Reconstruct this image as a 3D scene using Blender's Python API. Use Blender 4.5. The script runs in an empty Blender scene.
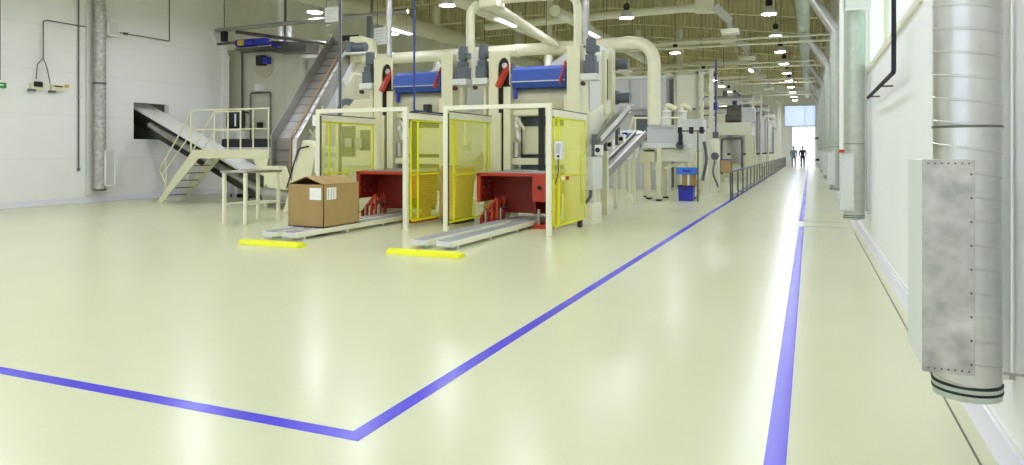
import bpy, bmesh, math, random
from mathutils import Vector, Matrix
random.seed(7)
S = bpy.context.scene
COL = S.collection
PI = math.pi

# ------------------------------------------------------------------ materials
def lin(h):
    h = h.lstrip('#'); r = []
    for i in (0, 2, 4):
        c = int(h[i:i+2], 16) / 255
        r.append(c / 12.92 if c <= .04045 else ((c + .055) / 1.055) ** 2.4)
    return (*r, 1)

def mat(name, col, rough=.5, metal=0., noise=.0, nscale=6., bump=0., spec=.5, coat=0., alpha=None):
    m = bpy.data.materials.new(name); m.use_nodes = True
    nt = m.node_tree; b = nt.nodes['Principled BSDF']
    c = lin(col)
    b.inputs['Base Color'].default_value = c
    b.inputs['Roughness'].default_value = rough
    b.inputs['Metallic'].default_value = metal
    b.inputs['Specular IOR Level'].default_value = spec
    b.inputs['Coat Weight'].default_value = coat
    b.inputs['Coat Roughness'].default_value = .08
    tc = nt.nodes.new('ShaderNodeTexCoord')
    if noise or bump:
        n = nt.nodes.new('ShaderNodeTexNoise'); n.inputs['Scale'].default_value = nscale
        n.inputs['Detail'].default_value = 4
        nt.links.new(tc.outputs['Object'], n.inputs['Vector'])
        if noise:
            r = nt.nodes.new('ShaderNodeMapRange')
            r.inputs['From Min'].default_value = .3; r.inputs['From Max'].default_value = .7
            r.inputs['To Min'].default_value = 1 - noise; r.inputs['To Max'].default_value = 1 + noise * .4
            nt.links.new(n.outputs['Fac'], r.inputs['Value'])
            mx = nt.nodes.new('ShaderNodeVectorMath'); mx.operation = 'SCALE'
            mx.inputs[0].default_value = c[:3]
            nt.links.new(r.outputs['Result'], mx.inputs['Scale'])
            nt.links.new(mx.outputs['Vector'], b.inputs['Base Color'])
        if bump:
            bp = nt.nodes.new('ShaderNodeBump'); bp.inputs['Strength'].default_value = bump
            bp.inputs['Distance'].default_value = .02
            nt.links.new(n.outputs['Fac'], bp.inputs['Height']); nt.links.new(bp.outputs['Normal'], b.inputs['Normal'])
    return m

def emit(name, col, st):
    m = bpy.data.materials.new(name); m.use_nodes = True
    b = m.node_tree.nodes['Principled BSDF']
    b.inputs['Base Color'].default_value = lin(col)
    b.inputs['Emission Color'].default_value = lin(col)
    b.inputs['Emission Strength'].default_value = st
    return m

def panel_mat(name, col, period, offset, axis='Z', width=.012, dark=.82, rough=.45, noise=.02):
    """flat sheet with thin joints repeating along one axis"""
    m = mat(name, col, rough, noise=noise, nscale=1.5)
    nt = m.node_tree; b = nt.nodes['Principled BSDF']
    tc = nt.nodes.new('ShaderNodeTexCoord'); sp = nt.nodes.new('ShaderNodeSeparateXYZ')
    nt.links.new(tc.outputs['Object'], sp.inputs[0])
    a = nt.nodes.new('ShaderNodeMath'); a.operation = 'ADD'; a.inputs[1].default_value = offset + 100 * period
    nt.links.new(sp.outputs[axis], a.inputs[0])
    d = nt.nodes.new('ShaderNodeMath'); d.operation = 'MODULO'; d.inputs[1].default_value = period
    nt.links.new(a.outputs[0], d.inputs[0])
    l = nt.nodes.new('ShaderNodeMath'); l.operation = 'LESS_THAN'; l.inputs[1].default_value = width
    nt.links.new(d.outputs[0], l.inputs[0])
    mx = nt.nodes.new('ShaderNodeMix'); mx.data_type = 'RGBA'
    src = b.inputs['Base Color'].links[0].from_socket if b.inputs['Base Color'].links else None
    c = lin(col)
    if src: nt.links.new(src, mx.inputs[6])
    else: mx.inputs[6].default_value = c
    mx.inputs[7].default_value = (c[0]*dark, c[1]*dark, c[2]*dark, 1)
    nt.links.new(l.outputs[0], mx.inputs[0]); nt.links.new(mx.outputs[2], b.inputs['Base Color'])
    return m

M = dict(
    floor=mat('floor_epoxy', '#d2d5b2', .24, noise=.035, nscale=.6, bump=.012, spec=.33),
    floor_joint=mat('floor_joint', '#6d6a58', .5),
    blue_line=mat('blue_line_paint', '#3c2ed6', .26, noise=.05, nscale=3),
    wall=panel_mat('white_wall_panel', '#f0f0f0', 1.2, -.07, 'Z', .014, .86),
    wall_r=panel_mat('white_wall_panel_near', '#f6f6f8', 3.0, .4, 'Y', .006, .93),
    wall_olive=panel_mat('olive_wall_panel', '#f2f2ea', 3.1, .2, 'Y', .05, .9, .6, .05),
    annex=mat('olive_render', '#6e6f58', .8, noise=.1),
    white=mat('white_paint', '#eeeeec', .4),
    lav=mat('white_plinth_paint', '#e9e8f4', .35),
    ceil=mat('ceiling_deck', '#dfdab0', .6, noise=.03),
    beam=mat('cream_beam', '#efebc6', .55),
    cream=mat('cream_machine_paint', '#e3e0bf', .38, noise=.02, nscale=2),
    cream2=mat('pale_cream_paint', '#e9e8d2', .38, noise=.02, nscale=2),
    beige=mat('beige_sheet_metal', '#c6c3a8', .5, noise=.05),
    olive=panel_mat('olive_cladding', '#d2d1c0', 1.45, 0, 'X', .02, .8, .5, .05),
    pipe=mat('cream_pipe_paint', '#e8e4c8', .35, noise=.02),
    galv=mat('galvanised_steel', '#cfcfcb', .3, .9, noise=.1, nscale=9),
    galv_d=mat('galvanised_steel_worn', '#c4c3bf', .5, .5, noise=.34, nscale=11),
    galv_p=mat('galvanised_steel_pale', '#c4cbc0', .45, .5, noise=.08, nscale=9),
    steel=mat('stainless_steel', '#b5b3b0', .3, .9, noise=.1, nscale=4),
    steel_g=mat('brushed_grey_steel', '#8d8a86', .45, .5, noise=.1, nscale=3),
    black_steel=mat('black_steel', '#4a4642', .3, .8, noise=.2, nscale=3),
    steel_d=mat('dark_steel', '#6f6c68', .35, .8, noise=.2, nscale=4),
    grey=mat('light_grey_paint', '#c6c6c6', .45, noise=.03),
    lgrey=mat('pale_grey_paint', '#d8dbd8', .45, noise=.02),
    dgrey=mat('blue_grey_motor_paint', '#5c646c', .45, noise=.06),
    black=mat('black_rubber', '#1b1b1e', .55),
    dark=mat('dark_interior', '#26201c', .7),  # dark colour standing in for shade inside openings; plain dark parts use it too
    red=mat('red_oxide_paint', '#b8361c', .42, noise=.1, nscale=5),
    knob=mat('maroon_knob', '#4a1d18', .5),
    red_shade=mat('shaded_red_paint', '#8e2417', .5, noise=.1, nscale=5),  # darker copy of the red, painting shade inside the press box
    blue=mat('blue_cover_cloth', '#3357b6', .5, noise=.06),
    blue_d=mat('deep_blue_plastic', '#2a33b4', .4),
    blue_l=mat('bright_blue_plastic', '#3f7be0', .4),
    blue_p=mat('navy_pipe_paint', '#2b3a86', .4),
    yellow=mat('yellow_paint', '#e8ea12', .4),
    ymesh=mat('yellow_wire', '#eef03a', .4),
    card=mat('cardboard', '#ad905f', .75, noise=.06, nscale=5),
    card_shade=mat('shaded_cardboard', '#8a6840', .8),  # darker copy of the cardboard, painting shade in the open top
    card_o=mat('orange_cardboard', '#c98a4e', .8, noise=.15, nscale=8),
    paper=mat('white_paper', '#f1f1f1', .6),
    print=mat('grey_print', '#9a9a9a', .7),
    roller=mat('steel_roller', '#a9adbb', .35, .7),
    skin=mat('skin', '#c89a80', .55),
    hair=mat('dark_hair', '#2b231f', .7),
    navy=mat('navy_cloth', '#1f2333', .8),
    slate=mat('grey_blue_cloth', '#7f879c', .8),
    shoe=mat('dark_shoe', '#17171a', .5),
    lamp=emit('lamp_lens', '#ebefff', 120),
    strip=emit('strip_lens', '#f4f8ff', 9),
    green=mat('green_sign', '#2f9a4c', .5),
    amber=mat('amber_plastic', '#d8b21c', .4),
)
# translucent panes
def pane_mat(name, col, tr=.5):
    m = bpy.data.materials.new(name); m.use_nodes = True
    nt = m.node_tree; nt.nodes.remove(nt.nodes['Principled BSDF'])
    out = nt.nodes['Material Output']
    a = nt.nodes.new('ShaderNodeBsdfTranslucent'); a.inputs['Color'].default_value = lin(col)
    g = nt.nodes.new('ShaderNodeBsdfGlossy'); g.inputs['Roughness'].default_value = .15
    x = nt.nodes.new('ShaderNodeMixShader'); x.inputs[0].default_value = .06
    nt.links.new(a.outputs[0], x.inputs[1]); nt.links.new(g.outputs[0], x.inputs[2]); nt.links.new(x.outputs[0], out.inputs['Surface'])
    return m
M['pane'] = pane_mat('frosted_pane', '#dfe6df')
M['pane_b'] = pane_mat('bluish_polycarbonate', '#d3d9e8')
M['pane_w'] = pane_mat('fill_window_glazing', '#f4f6fa')  # glazing of the added fill window behind the camera

# ------------------------------------------------------------------ mesh builder
class MB:
    def __init__(s): s.v = []; s.f = []
    def add(s, v, f):
        o = len(s.v); s.v += [tuple(p) for p in v]; s.f += [tuple(i + o for i in q) for q in f]; return s
    def box(s, x0, x1, y0, y1, z0, z1):
        v = [(x, y, z) for z in (z0, z1) for y in (y0, y1) for x in (x0, x1)]
        return s.add(v, [(0,2,3,1), (4,5,7,6), (0,1,5,4), (2,6,7,3), (0,4,6,2), (1,3,7,5)])
    def bar(s, p, q, w, h, up=(0,0,1)):
        p, q = Vector(p), Vector(q); d = (q - p).normalized(); u = Vector(up)
        if abs(d.dot(u)) > .98: u = Vector((0, 1, 0))
        a = d.cross(u).normalized() * (w / 2); b = a.cross(d).normalized() * (h / 2)
        v = [p-a-b, p+a-b, p+a+b, p-a+b, q-a-b, q+a-b, q+a+b, q-a+b]
        return s.add(v, [(0,1,2,3), (7,6,5,4), (0,4,5,1), (1,5,6,2), (2,6,7,3), (3,7,4,0)])
    def cyl(s, p, q, r, n=16, r2=None, caps=True):
        p, q = Vector(p), Vector(q); r2 = r if r2 is None else r2
        d = (q - p).normalized(); u = Vector((0,0,1)) if abs(d.z) < .9 else Vector((0,1,0))
        a = d.cross(u).normalized(); b = d.cross(a)
        v = [p + (a*math.cos(2*PI*i/n) + b*math.sin(2*PI*i/n)) * r for i in range(n)]
        v += [q + (a*math.cos(2*PI*i/n) + b*math.sin(2*PI*i/n)) * r2 for i in range(n)]
        f = [(i, i+n, (i+1) % n + n, (i+1) % n) for i in range(n)]
        if caps: f += [tuple(range(n)), tuple(range(2*n-1, n-1, -1))]
        return s.add(v, f)
    def tube(s, pts, r, n=12, bend=0., k=5):
        pts = [Vector(p) for p in pts]
        if bend:
            out = [pts[0]]
            for i in range(1, len(pts) - 1):
                a, b, c = pts[i-1], pts[i], pts[i+1]
                l = min(bend, (a-b).length * .49, (c-b).length * .49)
                p0 = b + (a-b).normalized() * l; p1 = b + (c-b).normalized() * l
                for j in range(k + 1):
                    t = j / k; out.append(p0*(1-t)**2 + b*2*t*(1-t) + p1*t*t)
            pts = out + [pts[-1]]
        m = len(pts); ring = []; prev = None
        for i, p in enumerate(pts):
            d = (pts[min(i+1, m-1)] - pts[max(i-1, 0)]).normalized()
            if prev is None:
                u = Vector((0,0,1)) if abs(d.z) < .9 else Vector((0,1,0)); a = d.cross(u).normalized()
            else: a = (prev - d * prev.dot(d)).normalized()
            prev = a; b = d.cross(a)
            ring += [p + (a*math.cos(2*PI*j/n) + b*math.sin(2*PI*j/n)) * r for j in range(n)]
        f = [(i*n+j, (i+1)*n+j, (i+1)*n+(j+1) % n, i*n+(j+1) % n) for i in range(m-1) for j in range(n)]
        f += [tuple(range(n)), tuple(range(m*n-1, (m-1)*n-1, -1))]
        return s.add(ring, f)
    def lathe(s, c, prof, n=24, axis='z', caps=True):
        c = Vector(c); v = []
        for r, h in prof:
            for i in range(n):
                ca, sa = math.cos(2*PI*i/n)*r, math.sin(2*PI*i/n)*r
                v.append(c + {'z': Vector((ca, sa, h)), 'x': Vector((h, ca, sa)), 'y': Vector((sa, h, ca))}[axis])
        m = len(prof)
        f = [(i*n+j, i*n+(j+1) % n, (i+1)*n+(j+1) % n, (i+1)*n+j) for i in range(m-1) for j in range(n)]
        if caps: f += [tuple(range(n-1, -1, -1)), tuple(range((m-1)*n, m*n))]
        return s.add(v, f)
    def spiral(s, c, r, z0, z1, pitch, n=36, bead=.0035):
        c = Vector(c); P = [(0, 0), (.82, 0), (.845, bead), (.9, bead), (.925, 0)]; k = len(P)
        turns = int((z1 - z0) / pitch); v = []; rows = turns * k
        for t in range(turns):
            for h, b in P:
                for i in range(n):
                    a = 2*PI*i/n; z = min(max(z0 + (t + h) * pitch - pitch * i / n, z0), z1)
                    v.append(c + Vector((math.cos(a)*(r+b), math.sin(a)*(r+b), z)))
        f = []
        for q in range(rows - 1):
            for i in range(n - 1): f.append((q*n+i, q*n+i+1, (q+1)*n+i+1, (q+1)*n+i))
            if q + 1 + k < rows: f.append((q*n+n-1, (q+k)*n, (q+k+1)*n, (q+1)*n+n-1))
        return s.add(v, f)
    def prism(s, poly, axis, a0, a1):
        def P(u, w, a): return {'x': (a, u, w), 'y': (u, a, w), 'z': (u, w, a)}[axis]
        n = len(poly); v = [P(u, w, a0) for u, w in poly] + [P(u, w, a1) for u, w in poly]
        return s.add(v, [tuple(range(n-1, -1, -1)), tuple(range(n, 2*n))] + [(i, (i+1) % n, (i+1) % n + n, i+n) for i in range(n)])
    def sphere(s, c, rx, ry=None, rz=None, n=12):
        ry = ry or rx; rz = rz or rx; c = Vector(c); k = n // 2
        v = [c + Vector((0, 0, -rz))]
        for i in range(1, k):
            t = -PI/2 + PI*i/k
            v += [c + Vector((rx*math.cos(t)*math.cos(2*PI*j/n), ry*math.cos(t)*math.sin(2*PI*j/n), rz*math.sin(t))) for j in range(n)]
        v.append(c + Vector((0, 0, rz))); e = len(v) - 1
        f = [(0, 1+(j+1) % n, 1+j) for j in range(n)]
        f += [(1+i*n+j, 1+i*n+(j+1) % n, 1+(i+1)*n+(j+1) % n, 1+(i+1)*n+j) for i in range(k-2) for j in range(n)]
        f += [(e, 1+(k-2)*n+j, 1+(k-2)*n+(j+1) % n) for j in range(n)]
        return s.add(v, f)

def link(name, mb, m, origin, parent=None, bevel=0.):
    me = bpy.data.meshes.new(name); o3 = Vector(origin)
    me.from_pydata([Vector(p) - o3 for p in mb.v], [], mb.f)
    bm = bmesh.new(); bm.from_mesh(me); bmesh.ops.recalc_face_normals(bm, faces=bm.faces); bm.to_mesh(me); bm.free()
    for p in me.polygons: p.use_smooth = True
    me.set_sharp_from_angle(angle=math.radians(35))
    me.materials.append(M[m] if isinstance(m, str) else m)
    o = bpy.data.objects.new(name, me); COL.objects.link(o)
    if parent is None: o.location = o3
    else: o.parent = parent
    if bevel:
        b = o.modifiers.new('edge', 'BEVEL'); b.width = bevel; b.segments = 2; b.limit_method = 'ANGLE'
    return o

def meta(o, label, cat, group=None):
    o['label'] = label; o['category'] = cat
    if group: o['group'] = group
    return o

def thing(name, label, cat, loc, group=None):
    o = bpy.data.objects.new(name, None); COL.objects.link(o); o.location = loc; o.empty_display_size = .2
    return meta(o, label, cat, group)

def root_of(o):
    while o.parent: o = o.parent
    return o

def part(name, mb, m, parent, bevel=0., label=None):
    o = link(name, mb, m, root_of(parent).location, parent, bevel)
    if label: o['label'] = label
    return o

def solo(name, mb, m, label, cat, group=None, bevel=0.):
    xs = [p[0] for p in mb.v]; ys = [p[1] for p in mb.v]; zs = [p[2] for p in mb.v]
    return meta(link(name, mb, m, ((min(xs)+max(xs))/2, (min(ys)+max(ys))/2, min(zs)), None, bevel), label, cat, group)

def structure(name, mb, m, parent=None, bevel=0.):
    o = link(name, mb, m, (0,0,0), parent, bevel)
    if parent is None: o['kind'] = 'structure'
    return o

def dup(root, off, label=None, group=None):
    kids = {}
    for o in list(COL.objects):
        if o.parent: kids.setdefault(o.parent, []).append(o)
    def rec(o, par):
        c = o.copy(); COL.objects.link(c)
        if par: c.parent = par
        for k in kids.get(o, []): rec(k, c)
        return c
    r = rec(root, None); r.location = Vector(root.location) + Vector(off)
    if label: r['label'] = label
    if group: r['group'] = group
    return r

# ------------------------------------------------------------------ camera, world
AN = math.radians(22.74)
cam = bpy.data.cameras.new('camera'); co = bpy.data.objects.new('camera', cam); COL.objects.link(co)
co.location = (0, 0, 1.5); co.rotation_euler = (PI/2, 0, AN)
cam.sensor_width = 36; cam.lens = 711 / 1024 * 36; cam.shift_y = -82 / 1024; cam.clip_end = 300
S.camera = co
w = bpy.data.worlds.new('world'); S.world = w; w.use_nodes = True
w.node_tree.nodes['Background'].inputs['Color'].default_value = (.88, .94, 1, 1)
w.node_tree.nodes['Background'].inputs['Strength'].default_value = 1.7
S.view_settings.view_transform = 'Standard'; S.view_settings.look = 'None'
S.view_settings.gamma = 1; S.view_settings.use_curve_mapping = False
S.view_settings.exposure = 0.37
S.cycles.use_denoising = True
S.cycles.max_bounces = 10; S.cycles.diffuse_bounces = 6; S.cycles.sample_clamp_indirect = 6

# ------------------------------------------------------------------ the setting
XR, XL, YE, YN = .88, -19.1, 79., -7.
def zb(x): return 7.4 + .125 * (XR - x) if x > -9.5 else 7.4 + .125 * (XR + 9.5) - .02 * (-9.5 - x)   # underside of the girders
def zc(x): return zb(x) + .98                                       # roof deck
structure('floor', MB().box(-22, 1.1, YN, YE + 6, -.2, 0), 'floor')
structure('wall_left', MB().box(XL-.2, XL, YN, 15.6, 0, 10).box(XL-.2, XL, 16.9, 19.4, 0, 10).box(XL-.2, XL, 15.6, 16.9, 0, 1.85).box(XL-.2, XL, 15.6, 16.9, 2.98, 10), 'wall')
structure('wall_recess', MB().box(-21.4, -21.2, 19.2, YE, 0, 10).box(-21.2, XL-.2, 19.2, 19.4, 0, 10), 'wall_olive')
structure('wall_right', MB().box(XR, XR+.2, YN, YE, 0, 2.82).box(XR, XR+.2, YN, YE, 4.7, 10)
          .box(XR, XR+.2, YN, 6.9, 2.82, 4.7).box(XR, XR+.2, 13.6, 24, 2.82, 4.7).box(XR, XR+.2, 30, YE, 2.82, 4.7), 'wall_r')
structure('wall_annex', MB().box(-22, -21.9, 15, 18, 0, 3.1).box(-22, XL-.2, 15, 18, 4, 4.1).box(-22, XL-.2, 15, 15.1, 0, 4).box(-22, XL-.2, 17.9, 18, 0, 4).box(-22, XL-.2, 15, 18, -.1, 0), 'annex')  # annex roof and low outer wall added to limit daylight at the opening
structure('wall_near', MB().box(-19.3, XR+.2, YN-.2, YN, 0, 1).box(-19.3, XR+.2, YN-.2, YN, 5.5, 10).box(-19.3, -17, YN-.2, YN, 1, 5.5).box(0, XR+.2, YN-.2, YN, 1, 5.5), 'wall')
w4 = structure('window_fill', MB().box(-17, 0, YN-.1, YN, .95, 1.05).box(-17, 0, YN-.1, YN, 5.45, 5.55).box(-12.8, -12.7, YN-.1, YN, 1, 5.5).box(-8.6, -8.5, YN-.1, YN, 1, 5.5).box(-4.3, -4.2, YN-.1, YN, 1, 5.5), 'white')  # unseen window added behind the camera for frontal fill light
structure('window_pane', MB().box(-17, 0, YN-.14, YN-.12, 1, 5.5), 'pane_w', w4)
structure('wall_end', MB().box(-21.4, -2.45, YE, YE+.2, 0, 10).box(.5, XR+.2, YE, YE+.2, 0, 10).box(-2.45, .5, YE, YE+.2, 6.2, 10).box(-2.45, -1.68, YE, YE+.2, 0, 3.95), 'white')
w1 = structure('window_1', MB().box(XR-.03, XR+.05, 6.9, 13.6, 2.76, 2.84).box(XR-.02, XR+.05, 6.9, 13.6, 4.64, 4.72).box(XR-.02, XR+.05, 6.88, 6.96, 2.76, 4.7)
               .box(XR-.02, XR+.05, 13.52, 13.6, 2.76, 4.7).box(XR-.01, XR+.05, 10.2, 10.27, 2.8, 4.7), 'cream2')
structure('window_pane', MB().box(XR+.06, XR+.08, 6.9, 13.6, 2.82, 4.7), 'pane', w1)
w2 = structure('window_2', MB().box(XR-.03, XR+.05, 24, 30, 2.76, 2.84).box(XR-.02, XR+.05, 24, 30, 4.64, 4.72).box(XR-.02, XR+.05, 26.9, 27, 2.8, 4.7), 'cream2')
structure('window_pane', MB().box(XR+.06, XR+.08, 24, 30, 2.82, 4.7), 'pane', w2)
w3 = structure('window_3', MB().box(-2.45, .5, YE-.03, YE, 3.93, 4.05).box(-2.45, .5, YE-.03, YE, 6.1, 6.2).box(-2.47, -2.4, YE-.03, YE, 3.95, 6.2).box(-.5, -.45, YE-.03, YE, 3.95, 6.2), 'lgrey')
structure('window_pane', MB().box(-2.45, .5, YE+.05, YE+.07, 3.95, 6.2), 'pane_b', w3)
structure('trim_1', MB().box(-1.74, -1.66, YE-.06, YE+.22, 0, 3.98).box(.47, .53, YE-.06, YE+.22, 0, 3.98), 'lgrey')
# pale end strip and slanted cap where the near wall stops
structure('trim_2', MB().box(XL-.02, XL+.06, 19.15, 19.42, 0, 4.75).prism([(19.15, 4.75), (19.42, 4.75), (18.75, 5.75), (18.55, 5.6)], 'x', XL-.02, XL+.12), 'white')
structure('baseboard_left', MB().box(XL, XL+.025, YN, 19.4, 0, .17), 'lav', bevel=.006)
structure('baseboard_right', MB().prism([(XR, 0), (XR, .13), (XR-.02, .12), (XR-.035, .03), (XR-.05, 0)], 'y', YN, YE), 'lav')
structure('trim_3', MB().box(XR-.012, XR, YN, YE, .13, .15), 'white')
# corrugated roof deck, ribs running along the hall
cm = MB(); prof = []; x = -21.4
while x < XR + .2:
    for dx, dz in ((0, 0), (.12, 0), (.15, .09), (.27, .09)): prof.append((x+dx, zc(x+dx) + dz))
    x += .3
n = len(prof)
cm.add([(a, YN-.2, b) for a, b in prof] + [(a, YE+.2, b) for a, b in prof], [(i, i+1, i+1+n, i+n) for i in range(n-1)])
structure('ceiling', cm, 'ceil')
for k in range(16):                                                 # girders with corrugated webs crossing the hall
    y = 5.6 + 4.9 * k; b = MB(); top = []; x = -21.2; i = 0
    while x <= XR + .01:
        xx = min(x, XR); top.append((xx, y + (.05 if i % 4 < 2 else -.05))); x += .06 if i % 2 == 0 else .045; i += 1
    n = len(top)
    b.add([(px, py, zb(px) + .03) for px, py in top] + [(px, py, zb(px) + .95) for px, py in top], [(i, i+1, i+1+n, i+n) for i in range(n-1)])
    g = structure('ceiling_beam', b, 'ceil')
    b = MB()
    for xa, xb in ((-21.2, -9.5), (-9.5, XR)):
        za, zb_ = zb(xa), zb(xb)
        for z0, z1, hw in ((0, .03, .11), (.95, .975, .11)):
            b.add([(xa, y-hw, za+z0), (xb, y-hw, zb_+z0), (xb, y+hw, zb_+z0), (xa, y+hw, za+z0), (xa, y-hw, za+z1), (xb, y-hw, zb_+z1), (xb, y+hw, zb_+z1), (xa, y+hw, za+z1)],
                  [(3,2,1,0), (4,5,6,7), (0,1,5,4), (1,2,6,5), (2,3,7,6), (3,0,4,7)])
    structure('beam_flange', b, 'beam', g)
structure('trim_4', MB().box(.745, .757, YN, YE, 0, .0015), 'floor_joint')

# ------------------------------------------------------------------ painted lines
solo('safety_line', MB().box(-2.25, -2.15, 3.175, 76, 0, .002).box(-12, -2.15, 3.075, 3.175, 0, .002),
     'blue_line', 'long blue floor line turning a corner in the open floor by the machines', 'floor line')
solo('safety_line', MB().box(-.205, -.105, -1, 15.19, 0, .002), 'blue_line', 'wide near blue floor stripe beside the white right wall, running to the gap', 'floor line')
solo('safety_line', MB().box(-.215, -.115, 16.26, 70, 0, .002), 'blue_line', 'far blue floor stripe beyond the gap, leading to the walking people', 'floor line')
for y, t in ((15.19, 'nearer'), (16.26, 'farther')):
    solo('crossing_line', MB().box(-.1, .8, y-.012, y+.012, 0, .002), 'slate', f'thin bluish cross line to the right wall, {t} of the two at the stripe gap', 'floor line')

# ------------------------------------------------------------------ right wall: ducts
def duct(y, label, near=False):
    r = .132 if near else .15; t = thing('ventilation_duct', label, 'duct', (.65, y, .4), 'displacement ducts along the right wall')
    gm = 'galv' if near else 'galv_p'
    part('spiral_pipe', MB().spiral((.65, y, 0), r, .455, 4.68, .104), gm, t)
    part('inner_pipe', MB().cyl((.65, y, .45), (.65, y, 4.66), r-.006, 24), gm, t)
    part('end_cap', MB().lathe((.65, y, 0), [(r-.03, .40), (r+.002, .405), (r+.004, .46), (r-.01, .465)], 32), 'galv_p', t)
    for z in (.437, .466):
        part('clamp_ring', MB().lathe((.65, y, 0), [(r-.002, z-.007), (r+.007, z-.005), (r+.007, z+.005), (r-.002, z+.007)], 32), 'black', t)
    part('joint_band', MB().lathe((.65, y, 0), [(r, 1.60), (r+.006, 1.602), (r+.006, 1.61), (r, 1.612)], 32), 'steel_d', t)
    x0, x1, y0, y1 = .447, .637, y-.24, y+.26
    bx = part('diffuser_box', MB().box(x0, x1, y0+.012, y1, .555, 1.46), 'lgrey', t, .004)
    fp = part('face_plate', MB().box(x0-.002, x1+.002, y0, y0+.012, .552, 1.462), 'galv_d' if near else 'lgrey', t, .003)
    b = MB()
    for i in range(9):
        z = .6 + i * .1
        b.cyl((x1-.012, y0-.004, z), (x1-.012, y0, z), .005, 8)
    for i in range(7): b.cyl((x0+.02+i*.025, y0-.004, 1.445), (x0+.02+i*.025, y0, 1.445), .004, 8).cyl((x0+.02+i*.025, y0-.004, .57), (x0+.02+i*.025, y0, .57), .004, 8)
    part('rivet', b, 'steel_d', fp)
    # elbow and slanting branch up to the main duct
    part('branch_pipe', MB().tube([(.65, y, 4.6), (.65, y, 4.75), (-.05, y, 5.95)], r, 20, .12), 'galv', t)
    part('wall_bracket', MB().box(.7, XR-.001, y+.03, y+.045, .5, .508), 'steel', t)
    part('wall_bracket', MB().box(.7, XR-.001, y+.03, y+.045, 2.3, 2.308), 'steel', t)
    return t
duct(3.74, 'large spiral steel duct nearest the camera with a stained riveted plate', True)
for y, l in ((12.6, 'spiral steel duct with pale box on the wall beyond the nearest duct'),
             (21.5, 'slim spiral duct with pale box, third along the right wall'),
             (30.4, 'spiral duct on the right wall, fourth from the camera'),
             (39.3, 'spiral duct on the right wall, fifth from the camera'),
             (48.2, 'small distant spiral duct on the right wall, sixth from the camera'),
             (57.1, 'tiny distant spiral duct on the right wall, nearest the door')):
    duct(y, l)
md = thing('main_duct', 'round ringed steel main duct hung along the roof above the aisle', 'duct', (-.22, 18, 6.2))
prof = [(.225, 0)]
z = 0
while z < 52:
    prof += [(.225, z+.02), (.24, z+.03), (.24, z+.06), (.225, z+.07)]; z += 1.25
prof.append((.225, 52))
part('duct_body', MB().lathe((-.22, 14, 6.2), prof, 20, 'y'), 'galv_p', md)
for k in range(10):
    y = 16.5 + 4.9 * k
    part('hanger_rod', MB().cyl((-.22, y, 6.4), (-.22, y, zc(-.22)-.03), .012, 6), 'steel_d', md)
# white downpipes
for y, x, z0, l in ((3.98, .84, .43, 'white downpipe behind the nearest spiral duct'), (13.05, .84, .5, 'white downpipe behind the second spiral duct'),
                 (12.35, .46, 1.47, 'white drop pipe with red end above the second pale duct box'), (21.9, .84, .5, 'white downpipe behind the third spiral duct')):
    t = thing('mounted_downpipe', l, 'pipe', (x, y, z0))
    part('pipe', MB().cyl((x, y, z0), (x, y, 4.65), .028 if z0 < 1 else .035, 12), 'white', t)
    if z0 > 1: part('red_collar', MB().cyl((x, y, z0-.005), (x, y, z0+.045), .04, 12), 'red', t)
    else: part('bracket', MB().box(x-.03, XR-.001, y-.02, y+.02, z0, z0+.02), 'steel', t)
    if z0 > 1: part('bracket', MB().box(x-.01, XR-.001, y-.02, y+.02, 4.0, 4.03).cyl((x, y, 3.99), (x, y, 4.04), .042), 'steel', t)
hp = thing('hanging_air_pipe', 'dark blue bent pipe on the right wall below the high window', 'pipe', (.75, 7.8, 2.25))
part('pipe', MB().tube([(.75, 7.8, 4.9), (.75, 7.8, 2.26), (.75, 11.1, 2.24)], .022, 10, .06), 'navy', hp)
for y in (9.2, 10.9): part('bracket', MB().box(.74, XR-.001, y-.01, y+.01, 2.23, 2.25), 'steel_d', hp)
wb = thing('wall_box', 'white box clasped round the top of the second spiral duct', 'duct box', (.56, 12.6, 3.75))
part('casing', MB().box(.51, .87, 12.3, 12.42, 3.72, 4.5), 'lgrey', wb, .01)
part('flange', MB().box(.505, .875, 12.29, 12.43, 3.7, 3.72), 'white', wb)
# small fittings further along the wall
fe = thing('wall_cabinet', 'narrow white wall cabinet between far ducts by the aisle', 'cabinet', (.7, 24.5, 1.0))
part('body', MB().box(.6, XR, 24.2, 24.8, .7, 1.7), 'white', fe, .01)
part('door', MB().box(.59, .6, 24.23, 24.77, .73, 1.67), 'lgrey', fe)
part('latch', MB().box(.57, .59, 24.28, 24.31, 1.15, 1.25), 'black', fe)
for (y, z, l) in ((52, 2.3, 'upper dark lamp bracket near the bright doorway'), (44, .95, 'lower dark wall bracket near the bright doorway')):
    t = thing('wall_bracket_lamp', l, 'wall fixture', (.6, y, z))
    part('arm', MB().bar((XR, y, z+.05), (.45, y, z+.05), .04, .04), 'dgrey', t)
    part('head', MB().lathe((.4, y, z), [(.06, .1), (.16, 0), (.15, -.03), (.03, -.04)], 14), 'black', t)

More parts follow.
